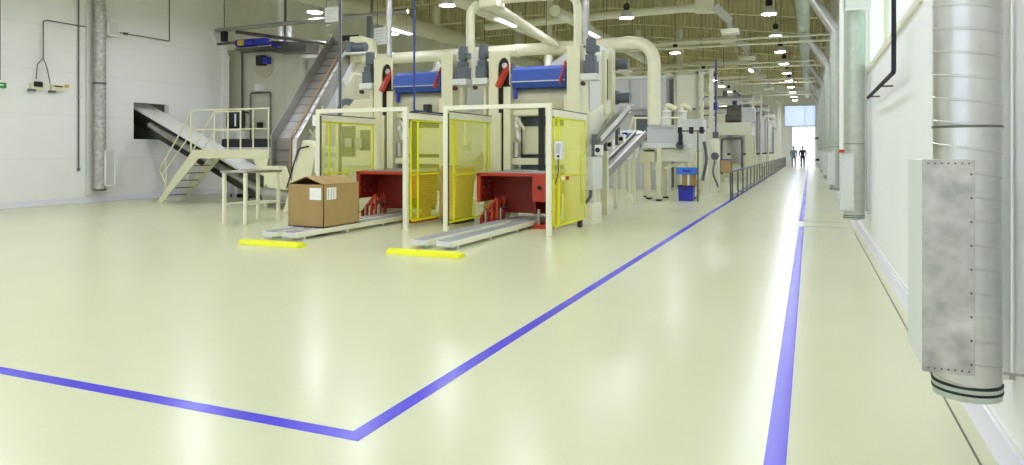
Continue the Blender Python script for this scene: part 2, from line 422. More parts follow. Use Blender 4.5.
# ------------------------------------------------------------------ left wall fittings
ld = thing('ventilation_duct', 'spiral duct standing on the left white wall', 'duct', (-18.92, 14.3, .4))
prof = [(.16, .35)]; z = .4
while z < 6.8: prof += [(.16, z), (.172, z+.005), (.172, z+.03), (.16, z+.035)]; z += .16
part('spiral_pipe', MB().lathe((-18.9, 14.32, 0), prof, 24), 'galv_d', ld)
part('end_cap', MB().lathe((-18.9, 14.32, 0), [(.13, .34), (.172, .345), (.172, .39), (.15, .4)], 24), 'steel_d', ld)
part('joint_band', MB().lathe((-18.9, 14.32, 0), [(.16, 3.4), (.175, 3.41), (.175, 3.46), (.16, 3.47)], 24), 'steel_d', ld)
part('wall_strip', MB().box(-19.095, -19.03, 14.02, 14.1, .2, 6.9), 'lgrey', ld)
for z0, z1, y0, y1 in ((.46, 1.54, 14.33, 14.68), (4.83, 5.3, 14.42, 14.8)):
    b = part('diffuser_box', MB().box(-19.05, -18.72, y0, y1, z0, z1), 'grey', ld, .01)
    part('grille_frame', MB().box(-18.72, -18.7, y0, y0+.04, z0, z1).box(-18.72, -18.7, y1-.04, y1, z0, z1).box(-18.72, -18.7, y0, y1, z1-.04, z1).box(-18.72, -18.7, y0, y1, z0, z0+.04), 'white', b)
vp = thing('mounted_conduit', 'grey vertical pipe on the left wall before the spiral duct', 'pipe', (-19.065, 13.8, .95))
part('pipe', MB().cyl((-19.065, 13.8, .98), (-19.065, 13.8, 7), .022, 10), 'steel_d', vp)
part('end_fitting', MB().cyl((-19.065, 13.8, .92), (-19.065, 13.8, 1.0), .04, 10), 'dgrey', vp)
part('bracket', MB().box(-19.1, -19.03, 13.76, 13.84, 3.0, 3.03).box(-19.1, -19.03, 13.76, 13.84, 5.0, 5.03), 'steel', vp)
vp2 = solo('mounted_conduit', MB().cyl((-19.07, 11.68, 3.3), (-19.07, 11.68, 7), .018, 8), 'steel_d', 'thin grey pipe at the far left edge above the green sign', 'pipe')
cp = thing('cable_conduit', 'thin dark conduit bending across the left wall behind the duct', 'conduit', (-19.015, 12.8, 3.9))
part('pipe', MB().tube([(-19.015, 12.76, 3.95), (-19.015, 12.76, 5.02), (-19.015, 13.99, 5.02)], .015, 8, .12).tube([(-19.015, 14.85, 5.02), (-19.015, 16.84, 5.02), (-19.015, 16.84, 7)], .015, 8, .02), 'steel_d', cp)
part('cable', MB().tube([(-19.015, 12.76, 3.98), (-19.015, 12.6, 3.8), (-19.015, 12.57, 3.4)], .014, 8, .05).tube([(-19.015, 12.76, 3.98), (-19.015, 12.86, 3.75), (-19.015, 12.95, 3.32)], .014, 8, .05), 'steel_d', cp)
part('coupling', MB().cyl((-19.015, 15.2, 5.02), (-19.015, 15.32, 5.02), .04, 10), 'dgrey', cp)
for y, l, s_ in ((12.6, 'small dark screen box under the forked cable on the left wall', 1), (13.15, 'pale socket box right of the dark screen box on the left wall', 0)):
    t = thing('socket_box', l, 'socket', (-19.05, y, 3.1), 'boxes under the forked cable')
    part('base', MB().box(-19.1, -19.0, y-.16, y+.2, 3.12, 3.3), 'cream', t, .01)
    part('front', MB().box(-19.0, -18.97, y-.1, y+.12, 3.2 if s_ else 3.24, 3.34 if s_ else 3.27), 'black', t)
    part('lower_socket', MB().box(-19.08, -18.98, y-.22, y-.05, 3.07, 3.13), 'dgrey', t)
    if not s_: part('knob', MB().cyl((-19.02, y+.25, 3.28), (-18.95, y+.25, 3.28), .045, 10), 'amber', t)
gs = thing('exit_sign', 'small green sign at the left edge of the wall', 'sign', (-19.07, 11.7, 3.1))
part('plate', MB().box(-19.095, -19.04, 11.3, 11.83, 3.1, 3.24), 'green', gs, .006)
part('arrow', MB().box(-19.04, -19.035, 11.6, 11.75, 3.16, 3.19), 'paper', gs)

# ------------------------------------------------------------------ left: stair platform
pf = thing('access_platform', 'cream steel access platform with stairs and handrails by the left wall', 'platform', (-15.5, 15.2, 0))
x0, x1, y0, y1, zd = -15.98, -13.22, 14.88, 15.72, 1.52
part('deck', MB().box(x0, x1, y0, y1, zd-.24, zd), 'cream', pf, .01)
for yy in (y0+.035, y1-.035):
    part('stringer', MB().prism([(-17.32, 0), (-17.12, 0), (-15.72, 1.28), (-15.72, 1.5), (-15.95, 1.5)], 'y', yy-.02, yy+.02), 'cream', pf)
for i in range(6):
    z = .22 + i * .215; x = -17.08 + i * .222
    part('tread', MB().box(x-.1, x+.12, y0+.04, y1-.04, z-.02, z), 'steel_d', pf)
R_ = .021
for yy, xe, posts in ((y0+.02, x1, (-16.0, -14.65, -13.77, -13.25)), (y1-.02, -14.95, (-15.95, -14.97))):
    part('handrail', MB().tube([(-16.95, yy, .55), (-17.2, yy, .95), (-15.95, yy, 2.62), (xe, yy, 2.62)], R_, 8, .06), 'cream', pf)
    part('mid_rail', MB().tube([(-17.12, yy, .78), (-15.9, yy, 2.08), (xe, yy, 2.08)], R_*.8, 8), 'cream', pf)
    for xx in posts: part('rail_post', MB().cyl((xx, yy, zd-.05), (xx, yy, 2.62), R_, 8), 'cream', pf)
    part('rail_post', MB().cyl((-16.95, yy, .1), (-16.95, yy, 1.25), R_, 8), 'cream', pf)
for xx in (-13.35,):
    for yy in (y0+.06, y1-.06): part('leg', MB().box(xx-.05, xx+.05, yy-.05, yy+.05, 0, zd-.24), 'cream', pf)
part('corner_bracket', MB().prism([(-13.75, 1.28), (-13.25, 1.28), (-13.32, .85), (-13.5, .85)], 'y', y0, y0+.35), 'cream', pf)

# steel infeed conveyor coming through the wall
ic = thing('infeed_conveyor', 'dark steel trough conveyor sloping down from the wall opening', 'conveyor', (-16, 16.25, 0))
def sl(x): return 2.5 + (x + 19.1) * -.445
p0, p1 = (-19.9, 16.25, sl(-19.9)), (-14.0, 16.25, sl(-14.0))
part('trough', MB().prism([(-19.9, sl(-19.9)+.12), (-14.0, sl(-14.0)+.12), (-14.0, sl(-14)-.3), (-14.5, sl(-14.5)-.42), (-19.9, sl(-19.9)-.38)], 'y', 15.95, 16.55), 'black_steel', ic, .03)
part('cover', MB().prism([(-19.9, sl(-19.9)+.14), (-15.2, sl(-15.2)+.14), (-15.2, sl(-15.2)+.2), (-19.9, sl(-19.9)+.2)], 'y', 15.9, 16.75), 'white', ic)
part('side_roller', MB().cyl((-18.8, 15.93, sl(-18.8)-.08), (-14.3, 15.93, sl(-14.3)-.08), .1, 14), 'steel', ic)
part('drive_drum', MB().cyl((-14.1, 15.9, sl(-14)-.05), (-14.1, 16.6, sl(-14)-.05), .2, 16), 'black', ic)
for xx in (-15.2, -14.5): part('leg', MB().box(xx-.06, xx+.06, 16.1, 16.22, 0, sl(xx)-.3), 'steel_d', ic); part('foot', MB().cyl((xx, 16.16, 0), (xx, 16.16, .04), .1, 12), 'black', ic)
bk = thing('belt_conveyor', 'black topped belt behind the stair platform', 'conveyor', (-15.7, 17.1, 0))
part('belt', MB().box(-16.9, -14.6, 16.9, 17.4, 1.6, 1.86), 'black', bk, .04)
part('frame', MB().box(-16.8, -14.7, 16.92, 17.38, 1.4, 1.6), 'grey', bk)
for xx in (-16.6, -14.9): part('leg', MB().box(xx-.05, xx+.05, 17.1, 17.2, 0, 1.4), 'grey', bk)
bu = thing('motor_unit', 'black rounded motor housing behind the platform handrail', 'motor', (-17.65, 18.3, 0))
part('housing', MB().lathe((-17.65, 18.3, 2.52), [(.1, -.34), (.26, -.32), (.3, -.2), (.3, .2), (.26, .3), (.1, .33)], 18), 'black', bu)
part('stand', MB().box(-17.85, -17.45, 18.1, 18.5, 0, 2.18), 'grey', bu, .02)
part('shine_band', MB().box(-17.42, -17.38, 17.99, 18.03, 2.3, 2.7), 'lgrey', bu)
cb = thing('floor_cabinet', 'grey floor cabinet in shade under the stair platform', 'cabinet', (-16, 18.2, 0))
part('body', MB().box(-17.2, -15.9, 17.5, 18.05, .12, 1.15), 'lgrey', cb, .02)
part('plinth', MB().box(-17.15, -15.95, 17.55, 18.0, 0, .12), 'black', cb)
part('door', MB().box(-17.1, -16.6, 17.48, 17.5, .2, 1.08), 'grey', cb)
part('door', MB().box(-16.55, -16.0, 17.48, 17.5, .2, 1.08), 'grey', cb)

# cleated elevator
E_ = thing('elevator_conveyor', 'tall steep steel elevator conveyor with white cleats beside the platform', 'conveyor', (-13, 15.5, 0))
XA, XB = -12.98, -12.45
def guard(x): return MB().prism([(14.8, .75), (15.25, .5), (15.3, 1.65), (17.75, 4.6), (17.35, 4.95), (14.8, 1.92)], 'x', x-.015, x+.015)
part('side_guard', guard(XA-.1), 'steel', E_)
part('side_guard', MB().prism([(14.9, .7), (15.25, .5), (15.3, 1.65), (17.75, 4.6), (17.5, 4.8), (14.95, 1.8)], 'x', XB+.085, XB+.115), 'steel', E_)
part('belt', MB().prism([(15.05, .4), (15.1, 1.68), (17.6, 4.62), (17.5, 4.75), (14.97, 1.79), (14.93, .4)], 'x', XA-.08, XB-.1), 'steel_g', E_)
part('return_strip', MB().prism([(15.05, .4), (15.1, 1.68), (17.6, 4.62), (17.52, 4.72), (14.99, 1.76), (14.95, .4)], 'x', XB-.09, XB+.08), 'white', E_)
for i in range(13):
    y = 15.0 + i * .2; z = 1.8 + i * .236
    part('cleat', MB().bar((XA-.06, y, z), (XB-.1, y, z), .012, .05, (0, -.77, .64)), 'steel_d', E_)
    part('step_cleat', MB().bar((XB-.08, y+.05, z), (XB+.07, y+.05, z), .02, .1, (0, -.77, .64)), 'grey', E_)
for i in range(4): part('cleat', MB().box(XA-.06, XB-.1, 14.9, 14.94, .6+i*.3, .62+i*.3), 'steel_d', E_)
part('guide_rail', MB().tube([(XB-.095, 14.9, .9), (XB-.095, 14.93, 1.83), (XB-.095, 17.35, 4.72)], .022, 8), 'card', E_)
part('head_plate', MB().box(XA-.08, XB+.08, 17.7, 17.74, 4.45, 4.95), 'dark', E_)
part('head_box', MB().box(XB+.13, XB+.55, 17.2, 18.0, 4.05, 4.8), 'cream', E_, .02)
part('boot', MB().prism([(14.75, .1), (15.5, .1), (15.7, .9), (15.2, .95), (14.8, .6)], 'x', XA-.14, XB+.14), 'steel', E_, .03)
part('boot_drum', MB().cyl((XA-.3, 14.95, .35), (XB+.28, 14.95, .35), .28, 20), 'steel', E_)
part('hopper', MB().prism([(-13.0, 1.1), (-12.5, 1.1), (-12.25, .5), (-12.85, .55)], 'y', 14.4, 14.72), 'cream', E_, .01)
part('support_leg', MB().bar((XB+.2, 16.0, 2.5), (XB+.55, 15.2, 0), .12, .14), 'cream', E_)
part('support_leg', MB().bar((XB+.18, 17.6, 4.1), (XB+.75, 15.4, 0), .14, .16), 'cream', E_)
for (y, z) in ((16.1, 2.4), (16.9, 3.3), (15.6, 1.75)):
    part('brace', MB().bar((XB+.14, y-.2, z+.3), (XB+.14, y+.3, z-.2), .03, .05), 'cream', E_)
part('gear_motor', MB().cyl((XB+.4, 17.05, 4.45), (XB+.8, 17.05, 4.45), .13, 14).box(XB+.2, XB+.4, 16.9, 17.2, 4.3, 4.6), 'dgrey', E_)
part('motor_shelf', MB().box(XB+.15, XB+1.0, 16.85, 17.25, 4.24, 4.29), 'lgrey', E_)

# low step behind elevator foot
st = thing('step_unit', 'white stepped unit with blue box behind the elevator foot', 'steps', (-12.6, 16.2, 0))
for i in range(5): part('step', MB().box(-12.9, -12.25, 15.75+i*.18, 15.93+i*.18, .25+i*.3, .42+i*.3), 'white', st)
part('side_panel', MB().prism([(15.72, 0), (16.7, 0), (16.7, 1.7), (16.5, 1.7)], 'x', -12.96, -12.9), 'lgrey', st)
part('blue_box', MB().box(-12.6, -12.4, 15.72, 15.8, .7, .95), 'blue_d', st)

# ------------------------------------------------------------------ left back plant (behind the platform)
oc = thing('process_cabinet', 'large olive clad process cabinet behind the handrails', 'cabinet', (-17, 20.5, 0))
part('cladding', MB().box(-19.6, -16.3, 19.9, 21.7, 0, 5.15), 'olive', oc, .02)
part('roof_edge', MB().box(-18.9, -17.1, 19.8, 19.89, 5.0, 5.06), 'steel_d', oc)
part('port_cover', MB().cyl((-17.85, 19.84, 4.5), (-17.85, 19.9, 4.5), .42, 24), 'beige', oc)
part('port_motor', MB().box(-18.0, -17.72, 19.6, 19.84, 4.5, 4.85), 'black', oc)
part('motor_cap', MB().box(-17.7, -17.52, 19.6, 19.84, 4.55, 4.78), 'blue_d', oc)
part('drain_pipe', MB().tube([(-18.8, 19.8, 5.05), (-18.8, 19.8, 2.9), (-18.5, 19.8, 2.85)], .035, 8, .06), 'steel_d', oc)
part('frame_pipe', MB().tube([(-18.4, 19.78, 1.9), (-18.4, 19.78, 3.55), (-17.5, 19.78, 3.55), (-17.5, 19.78, 1.95)], .03, 8, .08), 'steel_d', oc)
part('valve', MB().box(-18.15, -17.9, 19.7, 19.9, 3.62, 3.85), 'paper', oc)
part('gauge', MB().box(-18.05, -17.9, 19.7, 19.85, 2.25, 2.5), 'black', oc)
ss = thing('steel_silo', 'tall blue-grey steel panelled silo behind the elevator', 'silo', (-15.3, 21.2, 0))
part('shell', MB().box(-16.25, -14.4, 20.2, 21.7, 0, 4.75), 'grey', ss, .03)
part('seam', MB().box(-15.62, -15.58, 20.18, 20.2, 0, 4.7), 'lgrey', ss)
part('seam', MB().box(-15.02, -14.98, 20.18, 20.2, 0, 4.7), 'lgrey', ss)
part('hood', MB().prism([(-16.9, 4.85), (-15.5, 4.78), (-15.45, 5.1), (-17.0, 5.25)], 'y', 19.2, 19.85), 'steel_d', ss)
part('vent_pipe', MB().tube([(-16.85, 19.55, 5.1), (-16.85, 19.55, 7.6)], .11, 14), 'white', ss)
part('vent_pipe', MB().tube([(-16.5, 19.55, 5.1), (-16.5, 19.55, 5.75)], .1, 14), 'lgrey', ss)
ba = thing('blue_actuator', 'blue motor with yellow plate on the pipe rack at upper left', 'motor', (-17.5, 18.9, 4.93))
part('motor_body', MB().cyl((-18.1, 18.85, 5.16), (-17.3, 18.85, 5.16), .14, 16), 'blue_d', ba)
part('gearbox', MB().box(-17.3, -16.8, 18.74, 18.96, 5.05, 5.28), 'blue_d', ba, .03)
part('cooling_cover', MB().box(-18.0, -17.4, 18.76, 18.94, 5.29, 5.33), 'paper', ba)
part('rating_plate', MB().box(-17.95, -17.7, 18.68, 18.72, 5.06, 5.24), 'amber', ba)
part('shaft', MB().cyl((-19.0, 18.85, 5.2), (-18.1, 18.85, 5.2), .05, 10), 'steel_d', ba)
part('arm', MB().bar((-16.8, 18.85, 5.15), (-16.3, 18.85, 4.95), .06, .06), 'blue_d', ba)
part('shelf', MB().box(-18.1, -16.6, 18.7, 19.1, 4.93, 4.98), 'steel_d', ba)
pr_ = thing('pipe_rack', 'long grey steel pipe crossing from the left wall corner to the elevator top', 'pipe', (-16, 18.75, 5.6))
part('pipe', MB().cyl((-19.1, 18.75, 5.65), (-11.3, 18.75, 5.75), .07, 12), 'steel', pr_)
part('pipe', MB().cyl((-18.2, 18.9, 5.58), (-14.0, 19.1, 4.9), .06, 12), 'steel_d', pr_)
for xx in (-18.6, -12.6): part('hanger', MB().cyl((xx, 18.75, 5.7), (xx, 18.75, zc(xx)), .04 if xx > -15 else .015, 8), 'steel_d', pr_)
part('dropper', MB().box(-12.75, -12.6, 18.7, 18.8, 4.7, 5.7), 'dgrey', pr_)
part('clamp', MB().box(-18.7, -18.5, 18.68, 18.82, 5.25, 5.6), 'black', pr_)
so = thing('dark_riser', 'dark square riser beside the white vent pipe at upper left', 'riser', (-17.1, 20.1, 5.2))
part('riser', MB().box(-17.3, -17.15, 20.0, 20.2, 5.16, 8.2), 'dgrey', so)
part('collar', MB().box(-17.36, -17.09, 19.95, 20.25, 5.15, 5.22), 'steel_d', so)
for (x, y, z, w_, h_, l) in ((-12.8, 17.0, 5.45, .48, .42, 'large white paper notice hung above the elevator conveyor'), (-11.85, 18.2, 4.95, .6, .5, 'smaller white notice board behind the elevator motor')):
    t = thing('notice_board', l, 'sign', (x, y, z))
    part('board', MB().box(x-w_/2, x+w_/2, y, y+.02, z-h_/2, z+h_/2), 'paper', t)
    b = MB()
    for i in range(6): b.box(x-w_/2+.06, x+w_/2-.06-.1*(i % 3), y-.003, y, z+h_/2-.1-i*.085, z+h_/2-.075-i*.085)
    part('print', b, 'lgrey', t)
    part('hanger', MB().cyl((x-.2, y+.03, z+.2), (x-.2, y+.03, zc(x)), .01, 6).cyl((x+.2, y+.03, z+.2), (x+.2, y+.03, zc(x)), .01, 6), 'steel_d', t)

# ------------------------------------------------------------------ table frame, bumper bars
tb = thing('table_stand', 'tall cream frame table with thin steel top left of the carton', 'table', (-10.86, 11.72, 0))
part('table_top', MB().box(-11.2, -10.52, 11.17, 12.25, 1.04, 1.085), 'steel', tb, .005)
for (xx, yy) in ((-11.14, 11.23), (-10.58, 11.23), (-11.14, 12.2), (-10.58, 12.2)):
    part('leg', MB().box(xx-.031, xx+.031, yy-.031, yy+.031, 0, 1.04), 'cream2', tb, .004)
part('lower_rail', MB().box(-11.12, -11.08, 11.23, 12.2, .38, .42).box(-11.14, -10.58, 12.18, 12.22, .38, .42).box(-10.62, -10.58, 11.23, 12.2, .38, .42), 'cream2', tb)
for x, l in ((-5.09, 'yellow floor bumper bar in front of the empty roller tracks'), (-7.86, 'yellow floor bumper bar in front of the tracks carrying the carton')):
    t = thing('bumper_bar', l, 'bumper', (x, 8.88, 0), 'yellow bumper bars')
    part('bar', MB().prism([(8.78, 0), (8.79, .03), (8.84, .075), (8.94, .075), (8.99, .03), (9.0, 0)], 'x', x-.58, x+.56), 'yellow', t, .006)
    part('end_plate', MB().prism([(8.77, 0), (8.78, .03), (8.84, .06), (8.94, .06), (9.0, .03), (9.01, 0)], 'x', x+.56, x+.61), 'yellow', t, .004)

# ------------------------------------------------------------------ roller tracks
def track(xc, label):
    t = thing('roller_track', label, 'conveyor', (xc, 9.5, 0), 'roller tracks under the red presses')
    part('base', MB().box(xc-.1, xc+.1, 9.55, 13.9, .045, .075), 'cream2', t)
    for sgn in (-1, 1):
        part('side_rail', MB().box(xc+sgn*.128-.012, xc+sgn*.128+.012, 9.45, 13.9, .05, .135), 'cream2', t, .003)
    part('end_stop', MB().box(xc-.128, xc+.128, 9.43, 9.46, .06, .13), 'lgrey', t)
    b = MB()
    for i in range(43): b.cyl((xc-.113, 9.52+i*.1, .115), (xc+.113, 9.52+i*.1, .115), .032, 10)
    part('roller', b, 'roller', t)
    for yy in (9.7, 10.9, 12.1, 13.3):
        part('foot', MB().box(xc-.12, xc+.12, yy-.03, yy+.03, 0, .05), 'lgrey', t)
    return t
for x, l in ((-5.5, 'empty roller track before the right red press, its left strip'), (-5.07, 'empty roller track before the right red press, its right strip'),
             (-8.4, 'roller track under the carton, its left strip'), (-7.97, 'roller track under the carton, its right strip')):
    track(x, l)

# ------------------------------------------------------------------ the carton
bx0, bx1, by0, by1, bz0, bz1 = -8.62, -7.85, 10.2, 11.26, .149, .90
ct = thing('cardboard_carton', 'big brown cardboard carton with gaping top standing on the roller track', 'carton', ((bx0+bx1)/2, (by0+by1)/2, bz0))
b = MB(); th = .012
b.box(bx0, bx1, by0, by0+th, bz0, bz1).box(bx0, bx1, by1-th, by1, bz0, bz1).box(bx0, bx0+th, by0, by1, bz0, bz1).box(bx1-th, bx1, by0, by1, bz0, bz1).box(bx0, bx1, by0, by1, bz0, bz0+th)
part('box_body', b, 'card', ct)
xm = (bx0 + bx1) / 2
part('flap', MB().bar((bx1-.005, (by0+by1)/2, bz1), (xm+.02, (by0+by1)/2, bz1+.13), by1-by0, th, (0,0,1)), 'card', ct)
part('flap', MB().bar((bx0+.005, (by0+by1)/2, bz1), (xm-.02, (by0+by1)/2, bz1+.13), by1-by0, th, (0,0,1)), 'card', ct)
part('flap', MB().bar((xm, by0+.02, bz1-.005), (xm, by0+.2, bz1-.18), bx1-bx0-.04, th), 'card_shade', ct)
part('flap', MB().bar((xm, by1-.02, bz1-.005), (xm, by1-.35, bz1+.01), bx1-bx0-.04, th), 'card', ct)
part('sticker', MB().box(bx1-.30, bx1-.05, by0-.003, by0, bz1-.27, bz1-.06), 'paper', ct)
part('sticker', MB().box(bx1, bx1+.003, by0+.09, by0+.36, bz1-.27, bz1-.06), 'paper', ct)
b = MB()
for i in range(3): b.box(bx1+.003, bx1+.004, by0+.13+i*.075, by0+.145+i*.075, bz1-.26, bz1-.08)
part('sticker_print', b, 'print', ct)
sc_ = thing('cardboard_stack', 'orange brown stack of cardboard behind the yellow mesh between the gates', 'cardboard', (-6.75, 13.8, 0))
part('pallet', MB().box(-6.98, -6.62, 12.95, 13.7, 0, .1), 'dark', sc_)
part('board_pile', MB().prism([(-6.98, .1), (-6.68, .1), (-6.6, 1.12), (-6.98, 1.16)], 'y', 12.9, 13.72), 'card_o', sc_, .01)
part('top_sheet', MB().prism([(-6.98, 1.165), (-6.62, 1.13), (-6.6, 1.145), (-6.98, 1.18)], 'y', 12.88, 13.74), 'card', sc_)

# ------------------------------------------------------------------ safety gates with yellow mesh
DX = -2.9
def mesh_panel(x, y0, y1, z0, z1, parent):
    mp = part('mesh_panel', MB().box(x-.015, x+.015, y0, y0+.035, z0, z1).box(x-.015, x+.015, y1-.035, y1, z0, z1).box(x-.015, x+.015, y0, y1, z0, z0+.035)
              .box(x-.015, x+.015, y0, y1, z1-.035, z1).box(x-.015, x+.015, y0, y1, 1.02, 1.05).box(x-.015, x+.015, y0+.28, y0+.315, z0, z1), 'yellow', parent)
    b = MB(); y = y0 + .03; r = .0018
    while y < y1: b.box(x-r, x+r, y-r, y+r, z0, z1); y += .034
    z = z0 + .03
    while z < z1: b.box(x-r, x+r, y0, y1, z-r, z+r); z += .034
    part('wire_mesh', b, 'ymesh', mp)
    return mp
def gate(dx, label, ctl):
    t = thing('safety_gate', label, 'gate', (-5.22 + dx, 11.7, 0), 'safety gates')
    for x in (-6.24, -4.21):
        p = part('post', MB().box(x+dx-.045, x+dx+.045, 11.68, 11.76, 0, 2.33), 'cream2', t, .004)
        part('light_strip', MB().box(x+dx+(.045 if x < -5 else -.055), x+dx+(.055 if x < -5 else -.045), 11.7, 11.74, .1, 2.2), 'steel_d', p)
    part('header', MB().box(-6.2+dx, -4.25+dx, 11.68, 11.76, 2.25, 2.33), 'cream2', t, .004)
    for x in (-6.27, -4.16):
        part('top_rail', MB().box(x+dx-.03, x+dx+.03, 11.76, 13.75, 2.1, 2.22), 'cream2', t)
        part('rail_cap', MB().box(x+dx-.035, x+dx+.035, 11.76, 13.75, 2.22, 2.24), 'steel_d', t)
        mesh_panel(x+dx, 11.8, 13.7, .13, 2.1, t)
        part('mesh_foot', MB().box(x+dx-.03, x+dx+.03, 13.3, 13.45, 0, .13), 'dark', t)
    if ctl:
        c = part('control_box', MB().box(-4.14+dx, -4.03+dx, 11.78, 12.02, 1.36, 1.66), 'lgrey', t, .01)
        part('front_plate', MB().box(-4.12+dx, -3.99+dx, 11.755, 11.78, 1.35, 1.66), 'lgrey', c, .004)
        part('screen', MB().box(-4.09+dx, -4.02+dx, 11.745, 11.755, 1.45, 1.62), 'steel', c)
        part('knob', MB().cyl((-4.05+dx, 11.73, 1.4), (-4.05+dx, 11.755, 1.4), .022, 10), 'black', c)
        part('cable', MB().tube([(-4.1+dx, 11.9, 1.37), (-4.1+dx, 11.9, 1.1), (-4.14+dx, 11.85, .9)], .014, 6, .05), 'dgrey', c)
        part('button', MB().cyl((-4.1+dx, 12.1, 1.0), (-4.06+dx, 12.1, 1.0), .035, 10), 'paper', c)
        part('stop_button', MB().cyl((-4.1+dx, 12.35, 1.0), (-4.06+dx, 12.35, 1.0), .035, 10), 'red', c)
    else:
        c = part('sensor_box', MB().box(-6.4+dx, -6.29+dx, 11.72, 11.82, 2.0, 2.22), 'white', t, .01)
        part('sensor_box', MB().box(-6.36+dx, -6.29+dx, 11.74, 11.82, 1.05, 1.5), 'white', t, .01)
gate(0, 'cream safety gate with control box in front of the right red press', True)
gate(DX, 'cream safety gate behind the carton, left of the other gate', False)

# ------------------------------------------------------------------ the two presses
def machine(dx, label):
    t = thing('opening_machine', label, 'machine', (-5.3 + dx, 14.5, 0), 'opening machines')
    P = lambda n, mb, m, par=None, bv=0.: part(n, mb, m, par or t, bv)
    def B(x0, x1, y0, y1, z0, z1, mb=None): return (mb or MB()).box(x0+dx, x1+dx, y0, y1, z0, z1)
    cl = P('column', B(-6.33, -6.14, 13.82, 14.31, 0, 3.6), 'cream', None, .006)
    P('column', B(-4.58, -4.3, 13.82, 14.31, 0, 3.63, B(-4.66, -4.58, 13.86, 14.31, 0, 2.65)), 'cream', None, .006)
    arc = [(-5.985 + .13*math.cos(a), 3.25 + .22*math.sin(a)) for a in [PI*i/12 for i in range(13)]]
    pl = [(-6.14, 2.3), (-6.14, 3.6), (-5.84, 3.6), (-5.84, 2.88), (-5.855, 2.88)] + arc + [(-6.115, 2.3)]
    P('cheek_plate', MB().prism([(a+dx, b) for a, b in pl], 'y', 13.82, 13.86), 'cream', cl)
    P('slot_shade', B(-6.13, -5.85, 13.875, 13.885, 2.3, 3.52), 'dark', cl)  # dark sheet painting the shade within the arched opening
    P('inner_post', B(-6.0, -5.84, 13.84, 14.3, 0, 2.85), 'cream', None, .004)
    P('inner_post', B(-6.14, -6.06, 13.83, 14.3, 0, 2.3), 'cream')
    P('slot_shade_strip', B(-6.14, -5.99, 13.9, 14.0, 0, 2.88), 'dark', cl)  # dark filler painting the shade in the narrow slot
    P('bearing', MB().cyl((-5.97+dx, 13.83, 3.3), (-5.97+dx, 13.875, 3.3), .06, 14), 'steel')
    P('lever_arm', MB().bar((-5.9+dx, 13.9, 3.34), (-6.07+dx, 13.72, 2.84), .08, .15, (1, -.3, .4)), 'red', None, .01)
    P('lever_arm', MB().bar((-4.64+dx, 13.95, 3.33), (-4.7+dx, 13.72, 2.87), .03, .1, (0, -.8, .5)), 'red', None, .008)
    bl = P('roller_cover', MB().prism([(14.05, 3.28), (13.86, 3.2), (13.82, 2.94), (13.92, 2.82), (14.3, 2.82), (14.35, 3.28)], 'x', -5.82+dx, -4.62+dx), 'blue', None, .01)
    P('edge_strip', B(-5.82, -4.62, 13.8, 13.83, 2.93, 2.955), 'steel', bl)
    P('hanging_strap', B(-5.81, -5.74, 13.95, 13.98, 2.6, 2.82), 'blue_d', bl)
    P('drum', MB().cyl((-5.9+dx, 14.35, 2.55), (-4.6+dx, 14.35, 2.55), .32, 28), 'beige')
    P('header_beam', B(-5.92, -4.58, 14.0, 14.25, 2.24, 2.36), 'cream', None, .005)
    P('front_plate', B(-5.75, -4.72, 14.3, 14.33, 1.42, 2.02), 'cream', None, .005)
    P('gap_shade_plate', B(-5.84, -4.66, 14.44, 14.48, 1.0, 2.5), 'dgrey')  # dark plate painting the shade in the gap under the header beam
    P('crossbeam', B(-5.92, -4.58, 13.95, 14.2, 1.2, 1.34), 'cream', None, .005)
    P('press_bed', B(-5.92, -4.62, 13.7, 14.3, 1.06, 1.1), 'steel')
    P('linkage', MB().bar((-5.85+dx, 14.1, 2.2), (-5.75+dx, 14.1, 1.75), .04, .08).cyl((-5.8+dx, 14.05, 2.0), (-5.72+dx, 14.05, 2.0), .07, 10), 'white')
    P('catch', MB().bar((-5.8+dx, 14.05, 2.24), (-5.6+dx, 14.05, 1.95), .03, .05), 'cream2')
    P('piston', MB().cyl((-5.78+dx, 14.05, 1.36), (-5.78+dx, 14.05, 1.68), .09, 12), 'steel')
    b = B(-4.94, -4.84, 13.17, 13.21, 1.1, 2.34)
    for i in range(26): B(-4.95, -4.83, 13.15, 13.23, 1.1+i*.048, 1.1+i*.048+.04, b)
    P('cable_chain', b, 'black')
    # red press box
    pr = P('press_frame', B(-6.2, -4.66, 12.95, 13.78, .99, 1.05, B(-6.2, -6.12, 12.95, 13.02, .46, 1.05, B(-5.0, -4.66, 12.95, 13.02, .5, 1.0))), 'red', None, .006)
    P('side_plate', B(-6.2, -6.17, 13.02, 13.78, .46, 1.0), 'red_shade', pr)
    P('side_plate', B(-4.7, -4.67, 13.02, 13.78, .3, 1.0), 'red', pr)
    P('inner_cheek', B(-5.0, -4.96, 13.02, 13.78, .25, .99), 'red_shade', pr)
    P('back_panel', B(-6.17, -4.7, 13.74, 13.78, .2, .99), 'red_shade', pr)
    P('top_shelf', B(-6.2, -4.66, 13.15, 13.78, 1.05, 1.07), 'steel', pr)
    for yy in (13.2, 13.45):
        for z in (.62, .76, .88): P('bolt', MB().cyl((-6.17+dx, yy, z), (-6.14+dx, yy, z), .02, 8), 'steel', pr)
    P('lock_bolt', MB().cyl((-4.84+dx, 12.9, .78), (-4.84+dx, 12.95, .78), .045, 10), 'black', pr)
    P('slide_plate', B(-5.15, -5.02, 13.45, 13.5, .2, .72), 'lgrey', pr)
